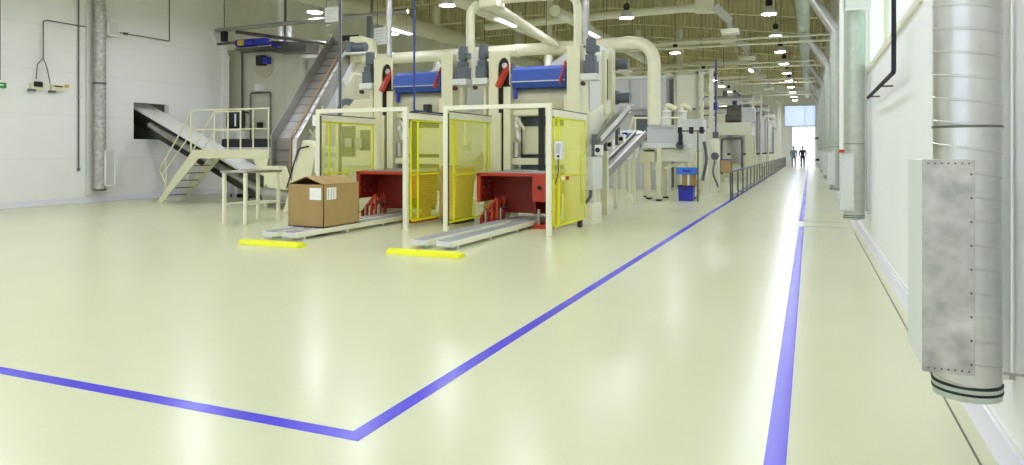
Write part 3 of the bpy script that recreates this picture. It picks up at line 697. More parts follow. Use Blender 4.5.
    for yy in (13.16, 13.5):
        q = MB().bar((-6.18+dx, yy, .16), (-5.84+dx, yy, .54), .05, .05).bar((-6.18+dx, yy, .02), (-6.18+dx, yy, .18), .05, .05).bar((-5.84+dx, yy, .02), (-5.84+dx, yy, .54), .05, .04)
        q.bar((-6.06+dx, yy, .02), (-6.06+dx, yy, .28), .05, .03).bar((-5.95+dx, yy, .02), (-5.95+dx, yy, .4), .05, .03).bar((-6.18+dx, yy, .035), (-5.84+dx, yy, .035), .05, .05)
        P('brace', q, 'red', pr)
    P('brace_foot', B(-6.2, -5.82, 13.1, 13.56, .0, .03), 'red', pr)
    P('brace_rod', MB().cyl((-6.12+dx, 13.2, .3), (-5.65+dx, 13.35, .34), .02, 8), 'black', pr)
    P('base_foot', B(-4.9, -4.64, 12.7, 13.78, .0, .07), 'red', pr)
    P('base_web', MB().prism([(12.8, .07), (13.5, .07), (13.5, .42), (13.1, .2)], 'x', -4.72+dx, -4.66+dx), 'red', pr)
    P('guide_pin', MB().cyl((-4.84+dx, 12.88, .07), (-4.84+dx, 12.88, .36), .028, 10), 'steel', pr)
    P('guide_pin', MB().cyl((-6.08+dx, 13.12, .03), (-6.08+dx, 13.12, .3), .025, 10), 'steel', pr)
    P('guide_pin', MB().cyl((-5.78+dx, 13.2, .03), (-5.78+dx, 13.2, .34), .025, 10), 'steel', pr)
    # body behind
    bd = P('body', MB().prism([(14.5, 2.4), (16.35, 2.75), (16.35, 3.1), (14.5, 3.1)], 'x', -6.3+dx, -4.6+dx).prism([(14.31, 1.55), (16.35, 2.55), (16.35, 3.78), (14.31, 3.5)], 'x', -4.6+dx, -4.32+dx), 'cream', None, .01)
    P('top_sheet', MB().prism([(-5.5+dx, 3.2), (-4.5+dx, 3.2), (-4.3+dx, 3.6), (-4.3+dx, 3.84), (-4.55+dx, 3.8), (-4.9+dx, 3.55)], 'y', 14.52, 16.4), 'white', bd)
    P('side_panel', B(-4.32, -4.29, 14.5, 15.4, 2.35, 3.6), 'lgrey', bd, .006)
    P('side_post', B(-4.33, -4.22, 15.45, 15.6, 2.3, 3.75), 'cream', bd)
    P('side_post', B(-4.33, -4.22, 16.05, 16.35, 2.3, 3.86), 'cream', bd)
    P('slot', B(-4.32, -4.29, 15.65, 15.95, 2.5, 3.6), 'dark', bd)
    P('skirt', MB().prism([(14.4, 1.62), (16.3, 2.5), (16.3, 2.75), (14.4, 2.3)], 'x', -4.32+dx, -4.26+dx), 'cream2', bd)
    # motor towers either side
    for xx, sg in ((-4.1, 1), (-6.51, -1)):
        mt = P('motor_bracket', B(xx-.17, xx+.17, 13.74, 14.12, 2.92, 3.05), 'lgrey', None, .005)
        P('gearbox', B(xx-.12, xx+.12, 13.78, 14.1, 3.05, 3.32, B(xx-.09, xx+.09, 13.8, 14.08, 3.32, 3.44)), 'dgrey', mt, .02)
        P('motor', MB().lathe((xx+dx, 13.94, 3.44), [(.08, 0), (.08, .04), (.11, .05), (.11, .22), (.105, .24), (.105, .32), (.08, .34), (.02, .35)], 16), 'dgrey', mt)
        P('terminal_box', B(xx+.1, xx+.17, 13.86, 14.0, 3.5, 3.62), 'dgrey', mt)
        P('knob', MB().cyl((xx-.12+dx, 13.74, 2.85), (xx-.12+dx, 13.82, 2.85), .045, 10), 'knob', mt)
        if sg < 0: P('strut', B(xx+.0, xx+.06, 13.95, 14.05, 0, 2.9), 'cream', mt)
    for (yy, z, xx) in ((16.5, 3.55, -4.2), (16.5, 2.75, -4.15)):
        P('rear_motor', MB().cyl((xx-.1+dx, yy, z), (xx+.25+dx, yy, z), .13, 14).box(xx-.25+dx, xx-.05+dx, yy-.16, yy+.16, z-.16, z+.16), 'dgrey', bd)
        P('motor_plate', B(xx-.2, xx+.32, yy-.12, yy+.12, z-.2, z-.17), 'lgrey', bd)
    P('plinth', B(-4.29, -4.02, 13.78, 14.45, 0, .42), 'cream2', None, .01)
    P('rear_leg', B(-6.3, -6.15, 16.1, 16.25, 0, 2.6), 'cream'); P('rear_leg', B(-4.5, -4.35, 16.1, 16.25, 0, 2.6), 'cream')
    if dx == 0:
        cv = P('side_conveyor', MB().bar((-4.1, 14.35, 1.68), (-4.1, 16.9, 2.5), .16, .14), 'steel_g', None, .01)
        P('conveyor_rail', MB().bar((-4.0, 14.35, 1.74), (-4.0, 16.9, 2.56), .03, .1), 'lgrey', cv)
        P('conveyor_rail', MB().bar((-4.0, 14.35, 1.6), (-4.0, 16.9, 2.42), .03, .04), 'steel', cv)
        for yy, zz in ((14.35, 1.72), (15.3, 1.84), (16.3, 1.98)):
            br = P('drive_bracket', B(-4.2, -4.12, yy-.05, yy+.12, zz-.35, zz+.12), 'dgrey', cv, .01)
            P('gear_case', B(-4.12, -3.97, yy-.1, yy+.06, zz-.32, zz-.1), 'white', br, .02)
            P('hub', MB().cyl((-4.05, yy-.13, zz-.21), (-4.05, yy-.1, zz-.21), .05, 12), 'black', br)
    P('lower_duct', MB().bar((-5.3+dx, 15.1, .7), (-5.3+dx, 16.2, 1.3), 1.3, .4), 'beige')
    return t
machine(0, 'cream press machine with blue roller and red press, right of the pair')
machine(DX, 'cream press machine with blue roller behind the carton, left of the pair')

# material seen behind the left gate: feed hopper beside the left machine
fh = thing('feed_hopper', 'cream inclined feed hopper left of the left press machine', 'hopper', (-10.6, 15, 0))
part('chute', MB().prism([(-11.75, 2.3), (-11.35, 3.6), (-10.95, 3.5), (-11.2, 2.7), (-11.45, 1.9)], 'y', 15.9, 16.5), 'cream', fh, .01)
part('upper_box', MB().prism([(-11.4, 2.9), (-10.95, 3.5), (-10.95, 2.2), (-11.3, 2.0)], 'y', 15.5, 16.3), 'beige', fh, .01)
part('lower_box', MB().prism([(-10.95, 1.0), (-9.8, 1.0), (-9.8, 2.75), (-10.4, 2.75), (-10.95, 2.2)], 'y', 14.7, 15.6), 'cream', fh, .02)
part('pulley', MB().cyl((-11.05, 15.3, 2.55), (-11.05, 15.45, 2.55), .3, 24), 'dgrey', fh)
part('pulley_hub', MB().cyl((-11.05, 15.26, 2.55), (-11.05, 15.3, 2.55), .12, 16), 'beige', fh)
for xx in (-10.8, -9.9): part('leg', MB().box(xx-.06, xx+.06, 14.8, 14.92, 0, 1.0), 'cream', fh)
for xx in (-10.6, -10.3): part('valve_block', MB().box(xx, xx+.2, 14.6, 14.7, 1.55, 1.8), 'steel', fh)
part('window_slot', MB().box(-10.75, -10.35, 14.68, 14.7, 1.35, 2.1), 'dgrey', fh)
part('window_slot', MB().box(-10.2, -9.9, 14.68, 14.7, 1.5, 2.0), 'dgrey', fh)
part('shelf', MB().box(-10.6, -9.8, 14.5, 14.7, 1.14, 1.2), 'lgrey', fh)
cb2 = thing('lever_cabinet', 'cream slanted cabinet with dark cable behind the carton', 'cabinet', (-11.7, 14, 0))
part('panel', MB().prism([(-11.75, 0), (-11.1, 0), (-10.75, 1.6), (-11.15, 1.75)], 'y', 13.7, 14.1), 'cream', cb2, .01)
part('cable', MB().tube([(-11.6, 13.67, .6), (-11.25, 13.67, 1.55), (-10.95, 13.67, 1.6)], .018, 6, .1), 'black', cb2)

# ------------------------------------------------------------------ overhead pipes
bp = thing('cream_duct', 'large cream overhead pipe bending down behind the presses', 'duct', (-8, 22, 4.9))
part('pipe', MB().tube([(-16.5, 22, 4.8), (-4.45, 22, 4.88), (-4.45, 22, 2.3)], .2, 24, .75, 8), 'pipe', bp)
for xx in (-14, -11.5, -9, -6.5): part('flange', MB().lathe((xx, 22, 4.84), [(.2, -.02), (.23, -.02), (.23, .02), (.2, .02)], 24, 'x'), 'pipe', bp)
for z in (3.9, 3.0): part('flange', MB().lathe((-4.45, 22, z), [(.2, -.02), (.22, -.02), (.22, .02), (.2, .02)], 24), 'pipe', bp)
for xx in (-13, -8): part('hanger', MB().cyl((xx, 22, 5), (xx, 22, zc(xx)), .012, 6), 'steel_d', bp)
p2 = thing('cream_duct', 'slim cream pipe rising between the two presses then running back', 'duct', (-7.0, 14.4, 4))
part('pipe', MB().tube([(-7.05, 14.4, 3.0), (-7.05, 14.4, 4.75), (-6.6, 14.6, 4.82)], .1, 16, .25, 7), 'pipe', p2)
part('long_pipe', MB().tube([(-6.62, 14.4, 4.8), (-7.6, 21.9, 4.9)], .13, 16), 'pipe', p2)
part('junction', MB().box(-6.8, -6.35, 14.3, 14.75, 4.68, 4.98), 'pipe', p2, .03)
p3 = thing('cream_duct', 'slim cream pipe bending down onto the right press column', 'duct', (-4.5, 14.2, 3.65))
part('pipe', MB().tube([(-4.45, 14.15, 3.64), (-4.45, 14.15, 4.75), (-6.3, 14.5, 4.85)], .085, 16, .35, 7), 'pipe', p3)
part('flange', MB().lathe((-4.45, 14.15, 3.66), [(.08, 0), (.13, 0), (.13, .04), (.08, .04)], 16), 'pipe', p3)
part('flange', MB().lathe((-4.45, 14.15, 4.1), [(.085, 0), (.11, 0), (.11, .03), (.085, .03)], 16), 'pipe', p3)
for x, y, z0, r, l, m in ((-10.3, 14.0, 0, .035, 'grey floor to roof pole left of the left safety gate', 'dgrey'), (-9.2, 14.42, 3.6, .06, 'galvanised pole rising from the left press column', 'galv'),
                       (-4.36, 14.4, 3.64, .06, 'galvanised pole rising from the right press column', 'galv')):
    t = thing('conduit_pole', l, 'pole', (x, y, z0))
    part('pole', MB().cyl((x, y, z0+.001), (x, y, zc(x)-.04), r, 12), m, t)
    if z0: part('socket', MB().box(x-.07, x+.07, y-.06, y+.06, z0, z0+.06), 'steel_d', t)
    else: part('foot', MB().cyl((x, y, 0), (x, y, .03), .09, 12), 'steel_d', t)
    part('cable', MB().cyl((x+r+.01, y, z0+.1), (x+r+.01, y, zc(x)), .01, 6), 'steel', t)
bpipe = thing('air_pipe', 'thin blue air pipe dropping beside the left gate then turning along the rail', 'pipe', (-7.05, 11.95, 2.2))
part('pipe', MB().tube([(-7.06, 11.95, zc(-7)), (-7.06, 11.95, 2.27), (-7.06, 13.2, 2.27)], .02, 10, .06), 'blue_p', bpipe)
part('valve', MB().box(-7.12, -7.0, 12.4, 12.55, 2.26, 2.42), 'black', bpipe)
for (x, z, y0_, y1_, r, l) in ((-13.5, 6.1, 12, 60, .3, 'broad ringed grey duct under the roof at upper left'), (-11.2, 6.7, 14, 62, .24, 'pale ringed duct under the roof left of centre'),
                              (-8.4, 6.5, 24, 66, .2, 'narrow pale duct under the roof ridge')):
    t = thing('roof_duct', l, 'duct', (x, y0_, z)); prof = [(r, 0)]; q = 0
    while q < y1_ - y0_: prof += [(r, q+.02), (r*1.06, q+.04), (r*1.06, q+.1), (r, q+.12)]; q += 1.5
    prof.append((r, y1_-y0_))
    part('duct_body', MB().lathe((x, y0_, z), prof, 20, 'y'), 'beige' if r > .25 else 'cream2', t)
    for k in range(6): part('hanger', MB().cyl((x, y0_+2+k*5, z+r), (x, y0_+2+k*5, zc(x)), .012, 6), 'steel_d', t)
for k, (y, l) in enumerate(((25.9, 'nearest'), (33.8, 'second nearest'), (42.4, 'third nearest'), (51.2, 'farthest'))):
    t = thing('branch_duct', f'cream cross duct with drop box under the roof, {l} of four', 'duct', (-3.6, y, 6.3), 'cross ducts')
    xe = -3.45 - .5 * k * 0
    part('pipe', MB().cyl((-12, y, 6.45), (xe-.25, y, 6.6), .14, 14), 'cream2', t)
    part('drop_box', MB().box(xe-.3, xe+.35, y-.3, y+.3, 6.4, 6.9), 'cream2', t, .02)
    part('branch', MB().bar((xe+.35, y, 6.6), (xe+.85, y+.2, 6.05), .22, .22), 'lgrey', t)
    part('neck', MB().box(xe+.78, xe+.92, y+.1, y+.3, 5.75, 6.1), 'grey', t)
    part('diffuser', MB().box(xe+.55, xe+1.15, y, y+.5, 5.62, 5.78), 'cream2', t, .01)
    part('hanger', MB().cyl((xe, y, 6.9), (xe, y, zc(xe)), .012, 6), 'steel_d', t)
for k, (y, z) in enumerate(((29, 5.62), (37, 5.6), (46, 5.6), (56, 5.6))):
    t = thing('tie_pipe', ('nearest', 'second', 'third', 'farthest')[k] + ' pair of pale cross pipes spanning the aisle under the roof', 'pipe', (-3, y, z))
    for dz in (0, .22): part('pipe', MB().cyl((-9, y, z+dz), (XR, y, z+dz), .045, 10), 'cream2', t)
    part('hanger', MB().cyl((-4, y, z), (-4, y, zc(-4)), .012, 6).cyl((-8, y, z), (-8, y, zc(-8)), .012, 6), 'steel_d', t)

# ------------------------------------------------------------------ high-bay lamps
def lamp0():
    t = thing('high_bay_lamp', 'x', 'lamp', (0, 0, 6.0))
    part('shade', MB().lathe((0, 0, 6.0), [(.245, 0), (.25, .005), (.23, .06), (.17, .17), (.1, .25), (.06, .27), (.055, .265), (.095, .24), (.16, .165), (.222, .06), (.24, 0)], 24, 'z', False), 'lgrey', t)
    part('lens', MB().lathe((0, 0, 6.0), [(.22, .006), (.232, .012), (.15, .02), (.02, .022)], 20), 'lamp', t)
    part('ballast', MB().lathe((0, 0, 6.28), [(.05, -.02), (.1, .02), (.11, .1), (.1, .18), (.05, .22), (.02, .24)], 16), 'black', t)
    part('cord', MB().cyl((0, 0, 6.5), (0, 0, 8.3), .008, 6), 'black', t)
    return t
L0 = lamp0()
NTH = ['nearest', 'second', 'third', 'fourth', 'fifth', 'sixth', 'seventh', 'eighth', 'ninth', 'tenth', 'eleventh', 'twelfth', 'thirteenth', 'fourteenth', 'fifteenth', 'sixteenth']
ROWS = {-1.25: ('above the aisle by the right wall', 24.95, 4.9), -5.75: ('above the machine fronts', 23.8, 9.4), -10.4: ('left of the ridge', 19.6, 8.8), -14.9: ('at far left under the roof', 23.6, 6.0)}
first = True
for x, (rl, ys, dy) in ROWS.items():
    y = ys; k = 0
    while y < 76 and k < 10:
        lab = f'round high-bay lamp {rl}, {NTH[k]} in view of its row'
        if first: L0.location = (x, y, 6.0); L0['label'] = lab; L0['group'] = 'high-bay lamps'; first = False
        else: dup(L0, Vector((x, y, 6.0)) - Vector(L0.location), lab, 'high-bay lamps')
        y += dy if not (x == -5.75 and y > 40) else 4.7; k += 1
    y = ys - (5.05 if x == -1.25 else 4.7); k = 0
    while y > -6:
        dup(L0, Vector((x, y, 6.0)) - Vector(L0.location), f'round high-bay lamp over the open near floor, {rl}', 'high-bay lamps')
        y -= 4.9
for (x, y, z, l) in ((-9.2, 21.5, 5.7, 'white strip light above the left machine'), (-7.6, 26, 5.9, 'white strip light behind the cream pipes'), (-3.2, 44, 6.2, 'long glowing panel standing in for a skylight near the aisle'), (-13, 21, 5.6, 'strip light left of the poles at upper left')):  # the long panel by the aisle glows in place of a skylight
    t = thing('strip_light', l, 'lamp', (x, y, z))
    part('housing', MB().box(x-.12, x+.12, y-.75, y+.75, z, z+.08), 'white', t, .01)
    part('tube', MB().box(x-.09, x+.09, y-.72, y+.72, z-.02, z), 'strip', t)
    part('hanger', MB().cyl((x, y-.5, z+.08), (x, y-.5, zc(x)), .008, 6).cyl((x, y+.5, z+.08), (x, y+.5, zc(x)), .008, 6), 'steel_d', t)
# ------------------------------------------------------------------ conveyors and cabinet behind the right press
ec = thing('electrical_cabinet', 'pale grey switch cabinet beside the yellow mesh of the right gate', 'cabinet', (-4.15, 14.1, .42))
part('body', MB().box(-4.28, -4.02, 13.84, 14.5, .7, 1.37), 'lgrey', ec, .012)
part('door', MB().box(-4.27, -4.03, 13.82, 13.84, .72, 1.35), 'lgrey', ec, .004)
for z in (.78, 1.18):
    b = MB()
    for i in range(5): b.box(-4.22, -4.1, 13.81, 13.82, z+i*.022, z+i*.022+.012)
    part('vent_grille', b, 'grey', ec)
part('stand', MB().box(-4.22, -4.08, 14.1, 14.25, .42, .7), 'cream2', ec)
part('cable_hose', MB().tube([(-4.1, 13.9, .7), (-4.09, 13.86, .55), (-4.2, 13.84, .44)], .035, 10, .08), 'dgrey', ec)
def belt_conveyor(name, label, p, q, w_, sup, motor=True):
    p, q = Vector(p), Vector(q); t = thing(name, label, 'conveyor', (p.x, p.y, 0))
    d = (q - p).normalized(); s_ = d.cross(Vector((0,0,1))).normalized() * (w_/2); u = s_.normalized().cross(d)
    part('belt', MB().bar(p, q, w_-.06, .06), 'steel_g', t)
    for sg in (-1, 1):
        part('side_frame', MB().bar(p+s_*sg, q+s_*sg, .04, .2), 'steel', t)
        part('edge_strip', MB().bar(p+s_*sg+u*.11, q+s_*sg+u*.11, .05, .02), 'lgrey', t)
    for e in (p, q): part('end_roller', MB().cyl(e-s_, e+s_, .09, 14), 'steel', t)
    for f in sup:
        c = p.lerp(q, f)
        for sg in (-1, 1):
            e = c + s_*sg
            part('leg', MB().box(e.x-.035, e.x+.035, e.y-.035, e.y+.035, 0, e.z-.08), 'cream', t)
    if motor:
        m = part('gear_motor', MB().cyl(q-s_*1.1-d*.1, q-s_*2.2-d*.1, .1, 12), 'dgrey', t)
        part('motor_cap', MB().cyl(q-s_*2.2-d*.1, q-s_*2.4-d*.1, .085, 12), 'black', m)
    return t
belt_conveyor('transfer_conveyor', 'grey inclined belt conveyor rising to the hooded feed table', (-4.92, 17.4, .82), (-4.52, 20.4, 1.95), .3, (.25, .7))
wh = thing('hooded_hopper', 'white hooded hopper with dark mouth behind the inclined belt', 'hopper', (-4.85, 20.9, 0))
part('hood', MB().prism([(-5.34, 1.25), (-4.85, 1.25), (-4.72, 2.1), (-5.34, 2.1)], 'y', 20.9, 21.5), 'white', wh, .01)
part('mouth', MB().prism([(-5.22, 1.4), (-4.92, 1.55), (-4.84, 1.9), (-5.22, 1.9)], 'y', 20.88, 20.9), 'dark', wh)
part('side_plate', MB().box(-5.44, -5.35, 20.7, 21.5, 1.2, 2.1), 'lgrey', wh)
part('logo_patch', MB().box(-5.18, -5.02, 20.88, 20.9, 1.96, 2.04), 'blue_d', wh)
for xx in (-5.25, -4.92): part('leg', MB().box(xx-.04, xx+.04, 21.2, 21.28, 0, 1.25), 'cream', wh)
# feed table station
ft = thing('feed_table', 'cream feed table under a long grey hood with slender legs', 'table', (-4.0, 22, 0))
part('hood', MB().box(-4.66, -3.75, 21.9, 22.7, 1.74, 2.22), 'grey', ft, .03)
part('hood_lip', MB().box(-4.62, -3.79, 21.86, 21.92, 2.2, 2.27), 'grey', ft)
part('tray_top', MB().prism([(-4.8, 1.58), (-3.4, 1.58), (-3.4, 1.7), (-3.7, 1.74), (-4.7, 1.74)], 'y', 21.75, 22.8), 'lgrey', ft, .01)
part('apron', MB().prism([(-4.3, 1.16), (-3.35, 1.16), (-3.3, 1.52), (-4.3, 1.56)], 'y', 21.9, 22.7), 'cream2', ft, .02)
part('side_box', MB().box(-4.85, -4.4, 21.8, 22.6, 1.15, 1.5), 'cream', ft, .01)
part('dark_gap', MB().box(-4.72, -4.4, 21.78, 21.8, 1.47, 1.52), 'dark', ft)
for xx, yy in ((-4.15, 21.25), (-4.2, 22.6), (-3.35, 22.7), (-4.6, 21.95), (-4.85, 22.7)):
    lg = part('leg', MB().box(xx-.06, xx+.06, yy-.06, yy+.06, .04, 1.58), 'cream', ft)
    part('foot', MB().cyl((xx, yy, 0), (xx, yy, .05), .09, 12), 'black', lg)
part('cross_rail', MB().box(-4.85, -4.15, 22.6, 22.66, .9, .96), 'cream', ft)
part('brace', MB().bar((-4.1, 21.9, .95), (-3.5, 22.2, 1.2), .05, .08), 'cream', ft)
for xx in (-4.95, -3.62): part('clamp_motor', MB().cyl((xx, 21.7, 1.66), (xx, 21.95, 1.66), .12, 12), 'dgrey', ft)
bt = thing('tray', 'bright blue shallow tray above the small carton at the feed table', 'tray', (-3.35, 21.6, .78))
b = MB().box(-3.68, -3.08, 21.45, 21.85, .79, .8).box(-3.68, -3.08, 21.45, 21.46, .79, .99).box(-3.68, -3.08, 21.84, 21.85, .79, .99).box(-3.68, -3.67, 21.45, 21.85, .79, .99).box(-3.09, -3.08, 21.45, 21.85, .79, .99)
part('shell', b, 'blue_l', bt, .003)
part('grip', MB().box(-3.5, -3.26, 21.44, 21.45, .87, .93), 'blue_d', bt)
sc2 = thing('small_carton', 'small pale carton standing between the blue bin and blue tray', 'carton', (-3.35, 21.6, .45))
b = MB().box(-3.52, -3.14, 21.5, 21.8, .462, .785)
part('carton_body', b, 'card', sc2, .004)
part('tape', MB().box(-3.36, -3.3, 21.495, 21.805, .462, .788), 'paper', sc2)
bb = thing('plastic_bin', 'deep blue plastic bin standing on the floor under the feed table tray', 'bin', (-3.43, 21.6, 0))
b = MB().prism([(-3.6, 0), (-3.2, 0), (-3.18, .44), (-3.63, .44)], 'y', 21.4, 21.85)
part('shell', b, 'blue_d', bb, .015)
part('lid', MB().box(-3.65, -3.16, 21.38, 21.87, .43, .46), 'dark', bb)
part('handle', MB().box(-3.48, -3.34, 21.37, 21.39, .33, .37), 'black', bb)
cr = thing('sensor_bar', 'black sensor arms clamped to a thin post at the feed table', 'sensor', (-3.02, 21.6, 0))
part('post', MB().cyl((-3.04, 21.4, 0), (-3.04, 21.4, 2.1), .02, 8).cyl((-3.04, 21.4, 2.08), (-3.25, 21.5, 2.08), .018, 8), 'steel_d', cr)
part('arm', MB().cyl((-3.6, 21.5, 2.08), (-2.85, 21.55, 2.08), .02, 8), 'black', cr)
for xx in (-3.58, -3.25, -2.95): part('sensor_head', MB().box(xx-.06, xx+.06, 21.46, 21.58, 2.0, 2.2), 'black', cr, .015)
part('lower_head', MB().box(-3.62, -3.5, 21.46, 21.58, 1.66, 2.0), 'black', cr, .02)
gb = thing('guard_box', 'grey box guard with slotted side right of the feed table hood', 'guard', (-3.4, 24.5, 0))
part('upper_box', MB().box(-4.05, -3.28, 24.3, 25.0, 1.5, 2.55), 'lgrey', gb, .02)
part('lower_box', MB().box(-3.8, -3.28, 24.3, 25.0, .55, 1.45), 'cream2', gb, .02)
for xx in (-4.0, -3.33): part('leg', MB().box(xx-.05, xx+.05, 24.35, 24.45, 0, 1.5), 'cream', gb)
part('hose', MB().tube([(-3.25, 24.28, 1.8), (-3.15, 24.28, 1.2), (-3.3, 24.28, .5)], .05, 8, .3), 'dgrey', gb)
pp = thing('tall_frame', 'pair of tall cream posts with blue cable run behind the feed table', 'frame', (-3.6, 27.5, 0))
for xx, yy in ((-3.92, 28.6), (-3.45, 27.8)): part('post', MB().box(xx-.07, xx+.07, yy-.07, yy+.07, 0, 4.6), 'cream2', pp)
for z in (1.2, 2.4, 3.5, 4.5): part('rung', MB().bar((-3.92, 28.6, z), (-3.45, 27.8, z), .05, .08), 'lgrey', pp)
part('cable_bundle', MB().tube([(-3.25, 27.5, .5), (-3.25, 27.5, 4.9)], .03, 8), 'blue_p', pp)
part('junction_box', MB().box(-3.35, -3.15, 27.35, 27.5, 1.9, 2.2), 'dgrey', pp)
part('junction_box', MB().box(-3.32, -3.18, 27.35, 27.5, 3.0, 3.3), 'blue_p', pp)
cp2 = solo('control_pillar', MB().box(-3.3, -3.0, 26.2, 26.6, 0, 1.85).prism([(-3.3, 1.85), (-3.0, 1.85), (-3.05, 1.93), (-3.25, 1.93)], 'y', 26.2, 26.6), 'cream2', 'plain cream control pillar left of the carton on the railing', 'pillar', None, .015)
t = thing('hanging_hose', 'dark coiled hose hanging on the cream control pillar', 'hose', (-3.1, 26.1, .8))
part('coil', MB().lathe((-3.12, 26.1, 1.3), [(.06, -.04), (.12, -.05), (.14, 0), (.12, .05), (.06, .04)], 18, 'y'), 'dgrey', t)
part('tail', MB().tube([(-3.12, 26.1, 1.15), (-3.2, 26.1, .7), (-3.0, 26.1, .2)], .03, 8, .15), 'dgrey', t)
# platform rail, enclosure, uprights behind the feed table
hr = thing('guard_rail_platform', 'cream railed platform behind the feed table hood', 'railing', (-5, 25, 0))
part('top_rail', MB().tube([(-6.0, 24.6, 1.5), (-5.75, 24.7, 2.64), (-4.1, 25.2, 2.64)], .035, 8), 'cream', hr)
part('mid_rail', MB().tube([(-5.85, 24.65, 2.1), (-4.1, 25.2, 2.1)], .03, 8), 'cream', hr)
for f in (.05, .35, .7, 1): part('rail_post', MB().cyl((-5.75+1.65*f, 24.7+.5*f, 1.45), (-5.75+1.65*f, 24.7+.5*f, 2.64), .035, 8), 'cream', hr)
part('deck', MB().box(-6.1, -4.1, 25.05, 26.0, 1.38, 1.5), 'cream', hr)
for xx in (-6.0, -5.0, -4.1): part('leg', MB().box(xx-.05, xx+.05, 25.3, 25.4, 0, 1.38), 'cream', hr)
en_ = thing('grey_enclosure', 'big plain grey panelled enclosure behind the vertical cream pipe', 'enclosure', (-7, 28.5, 0))
part('wall_panel', MB().box(-9.5, -5.2, 28.0, 31, 0, 4.35), 'grey', en_, .02)
for xx in (-8.4, -7.3, -6.2): part('seam', MB().box(xx, xx+.04, 27.98, 28.0, 0, 4.3), 'lgrey', en_)
part('rim', MB().box(-9.55, -5.15, 27.95, 31.05, 4.35, 4.45), 'lgrey', en_)
part('vent_box', MB().box(-6.4, -5.9, 27.8, 28.0, 1.9, 2.9), 'dgrey', en_)
part('pipe', MB().tube([(-6.6, 27.8, 4.3), (-6.6, 27.8, 3.1), (-5.4, 27.8, 3.1)], .05, 8, .1), 'steel', en_)
wn = thing('curtain_enclosure', 'tall cream booth with pale upper panel beside the tall posts', 'booth', (-4.5, 28.9, 0))
part('frame', MB().box(-5.0, -4.9, 28.6, 28.75, 0, 4.6).box(-4.15, -4.05, 28.6, 28.75, 0, 4.6).box(-5.0, -4.05, 28.6, 28.75, 4.5, 4.65), 'beige', wn)
part('panel', MB().box(-4.9, -4.15, 28.68, 28.72, 3.2, 4.5), 'cream2', wn)
part('lower_panel', MB().box(-4.9, -4.15, 28.68, 28.72, 0, 3.1), 'beige', wn)
part('side', MB().box(-5.0, -4.95, 28.7, 30, 0, 4.6), 'grey', wn)
for xx, yy, l in ((-4.85, 26.3, 'pale green-white upright tube with bent top left of its twin'), (-4.35, 26.6, 'pale green-white upright tube with bent top right of its twin')):
    t = thing('filter_tube', l, 'tube', (xx, yy, 0))
    part('tube', MB().cyl((xx, yy, 0), (xx, yy, 2.95), .17, 18), 'lgrey', t)
    part('bend', MB().tube([(xx, yy, 2.95), (xx, yy, 3.2), (xx+.35, yy, 3.0)], .09, 10, .15), 'cream', t)
    part('collar', MB().lathe((xx, yy, 2.9), [(.17, 0), (.2, .01), (.2, .06), (.17, .07)], 18), 'white', t)
# portal machine
pm = thing('portal_machine', 'cream portal machine with splayed legs and grey drums on top by the railing', 'machine', (-3.3, 35, 0))
part('head_beam', MB().box(-4.15, -2.45, 34, 36.2, 2.2, 2.78), 'cream2', pm, .02)
part('leg', MB().prism([(-4.15, 2.2), (-3.85, 2.2), (-3.85, 0), (-4.15, 0)], 'y', 34, 34.4), 'cream', pm)
part('leg', MB().prism([(-2.75, 2.2), (-2.45, 2.2), (-2.3, 0), (-2.62, 0)], 'y', 34, 34.4), 'cream', pm)
part('leg', MB().prism([(-4.15, 2.2), (-3.85, 2.2), (-3.85, 0), (-4.15, 0)], 'y', 35.8, 36.2), 'cream', pm)
part('leg', MB().prism([(-2.75, 2.2), (-2.45, 2.2), (-2.3, 0), (-2.62, 0)], 'y', 35.8, 36.2), 'cream', pm)
part('pipe_frame', MB().tube([(-3.75, 33.9, .4), (-3.75, 33.9, 2.05), (-2.85, 33.9, 2.05), (-2.85, 33.9, .6)], .05, 8, .1), 'dgrey', pm)
part('drum', MB().cyl((-3.6, 35, 3.2), (-2.95, 35, 3.2), .45, 20), 'steel_d', pm)
part('tank', MB().box(-2.95, -2.35, 34.6, 35.4, 2.78, 3.5), 'grey', pm, .05)
part('side_box', MB().box(-4.1, -3.65, 34.5, 35.4, 2.78, 3.2), 'beige', pm, .03)
part('chute', MB().bar((-3.5, 34.8, 2.2), (-3.2, 34.8, .9), .4, .25), 'steel', pm)
part('chute', MB().bar((-3.2, 35.2, 2.2), (-3.1, 35.2, .9), .25, .25), 'white', pm)
part('inner_box', MB().box(-3.6, -2.8, 34.6, 35.6, .2, .95), 'cream', pm, .02)
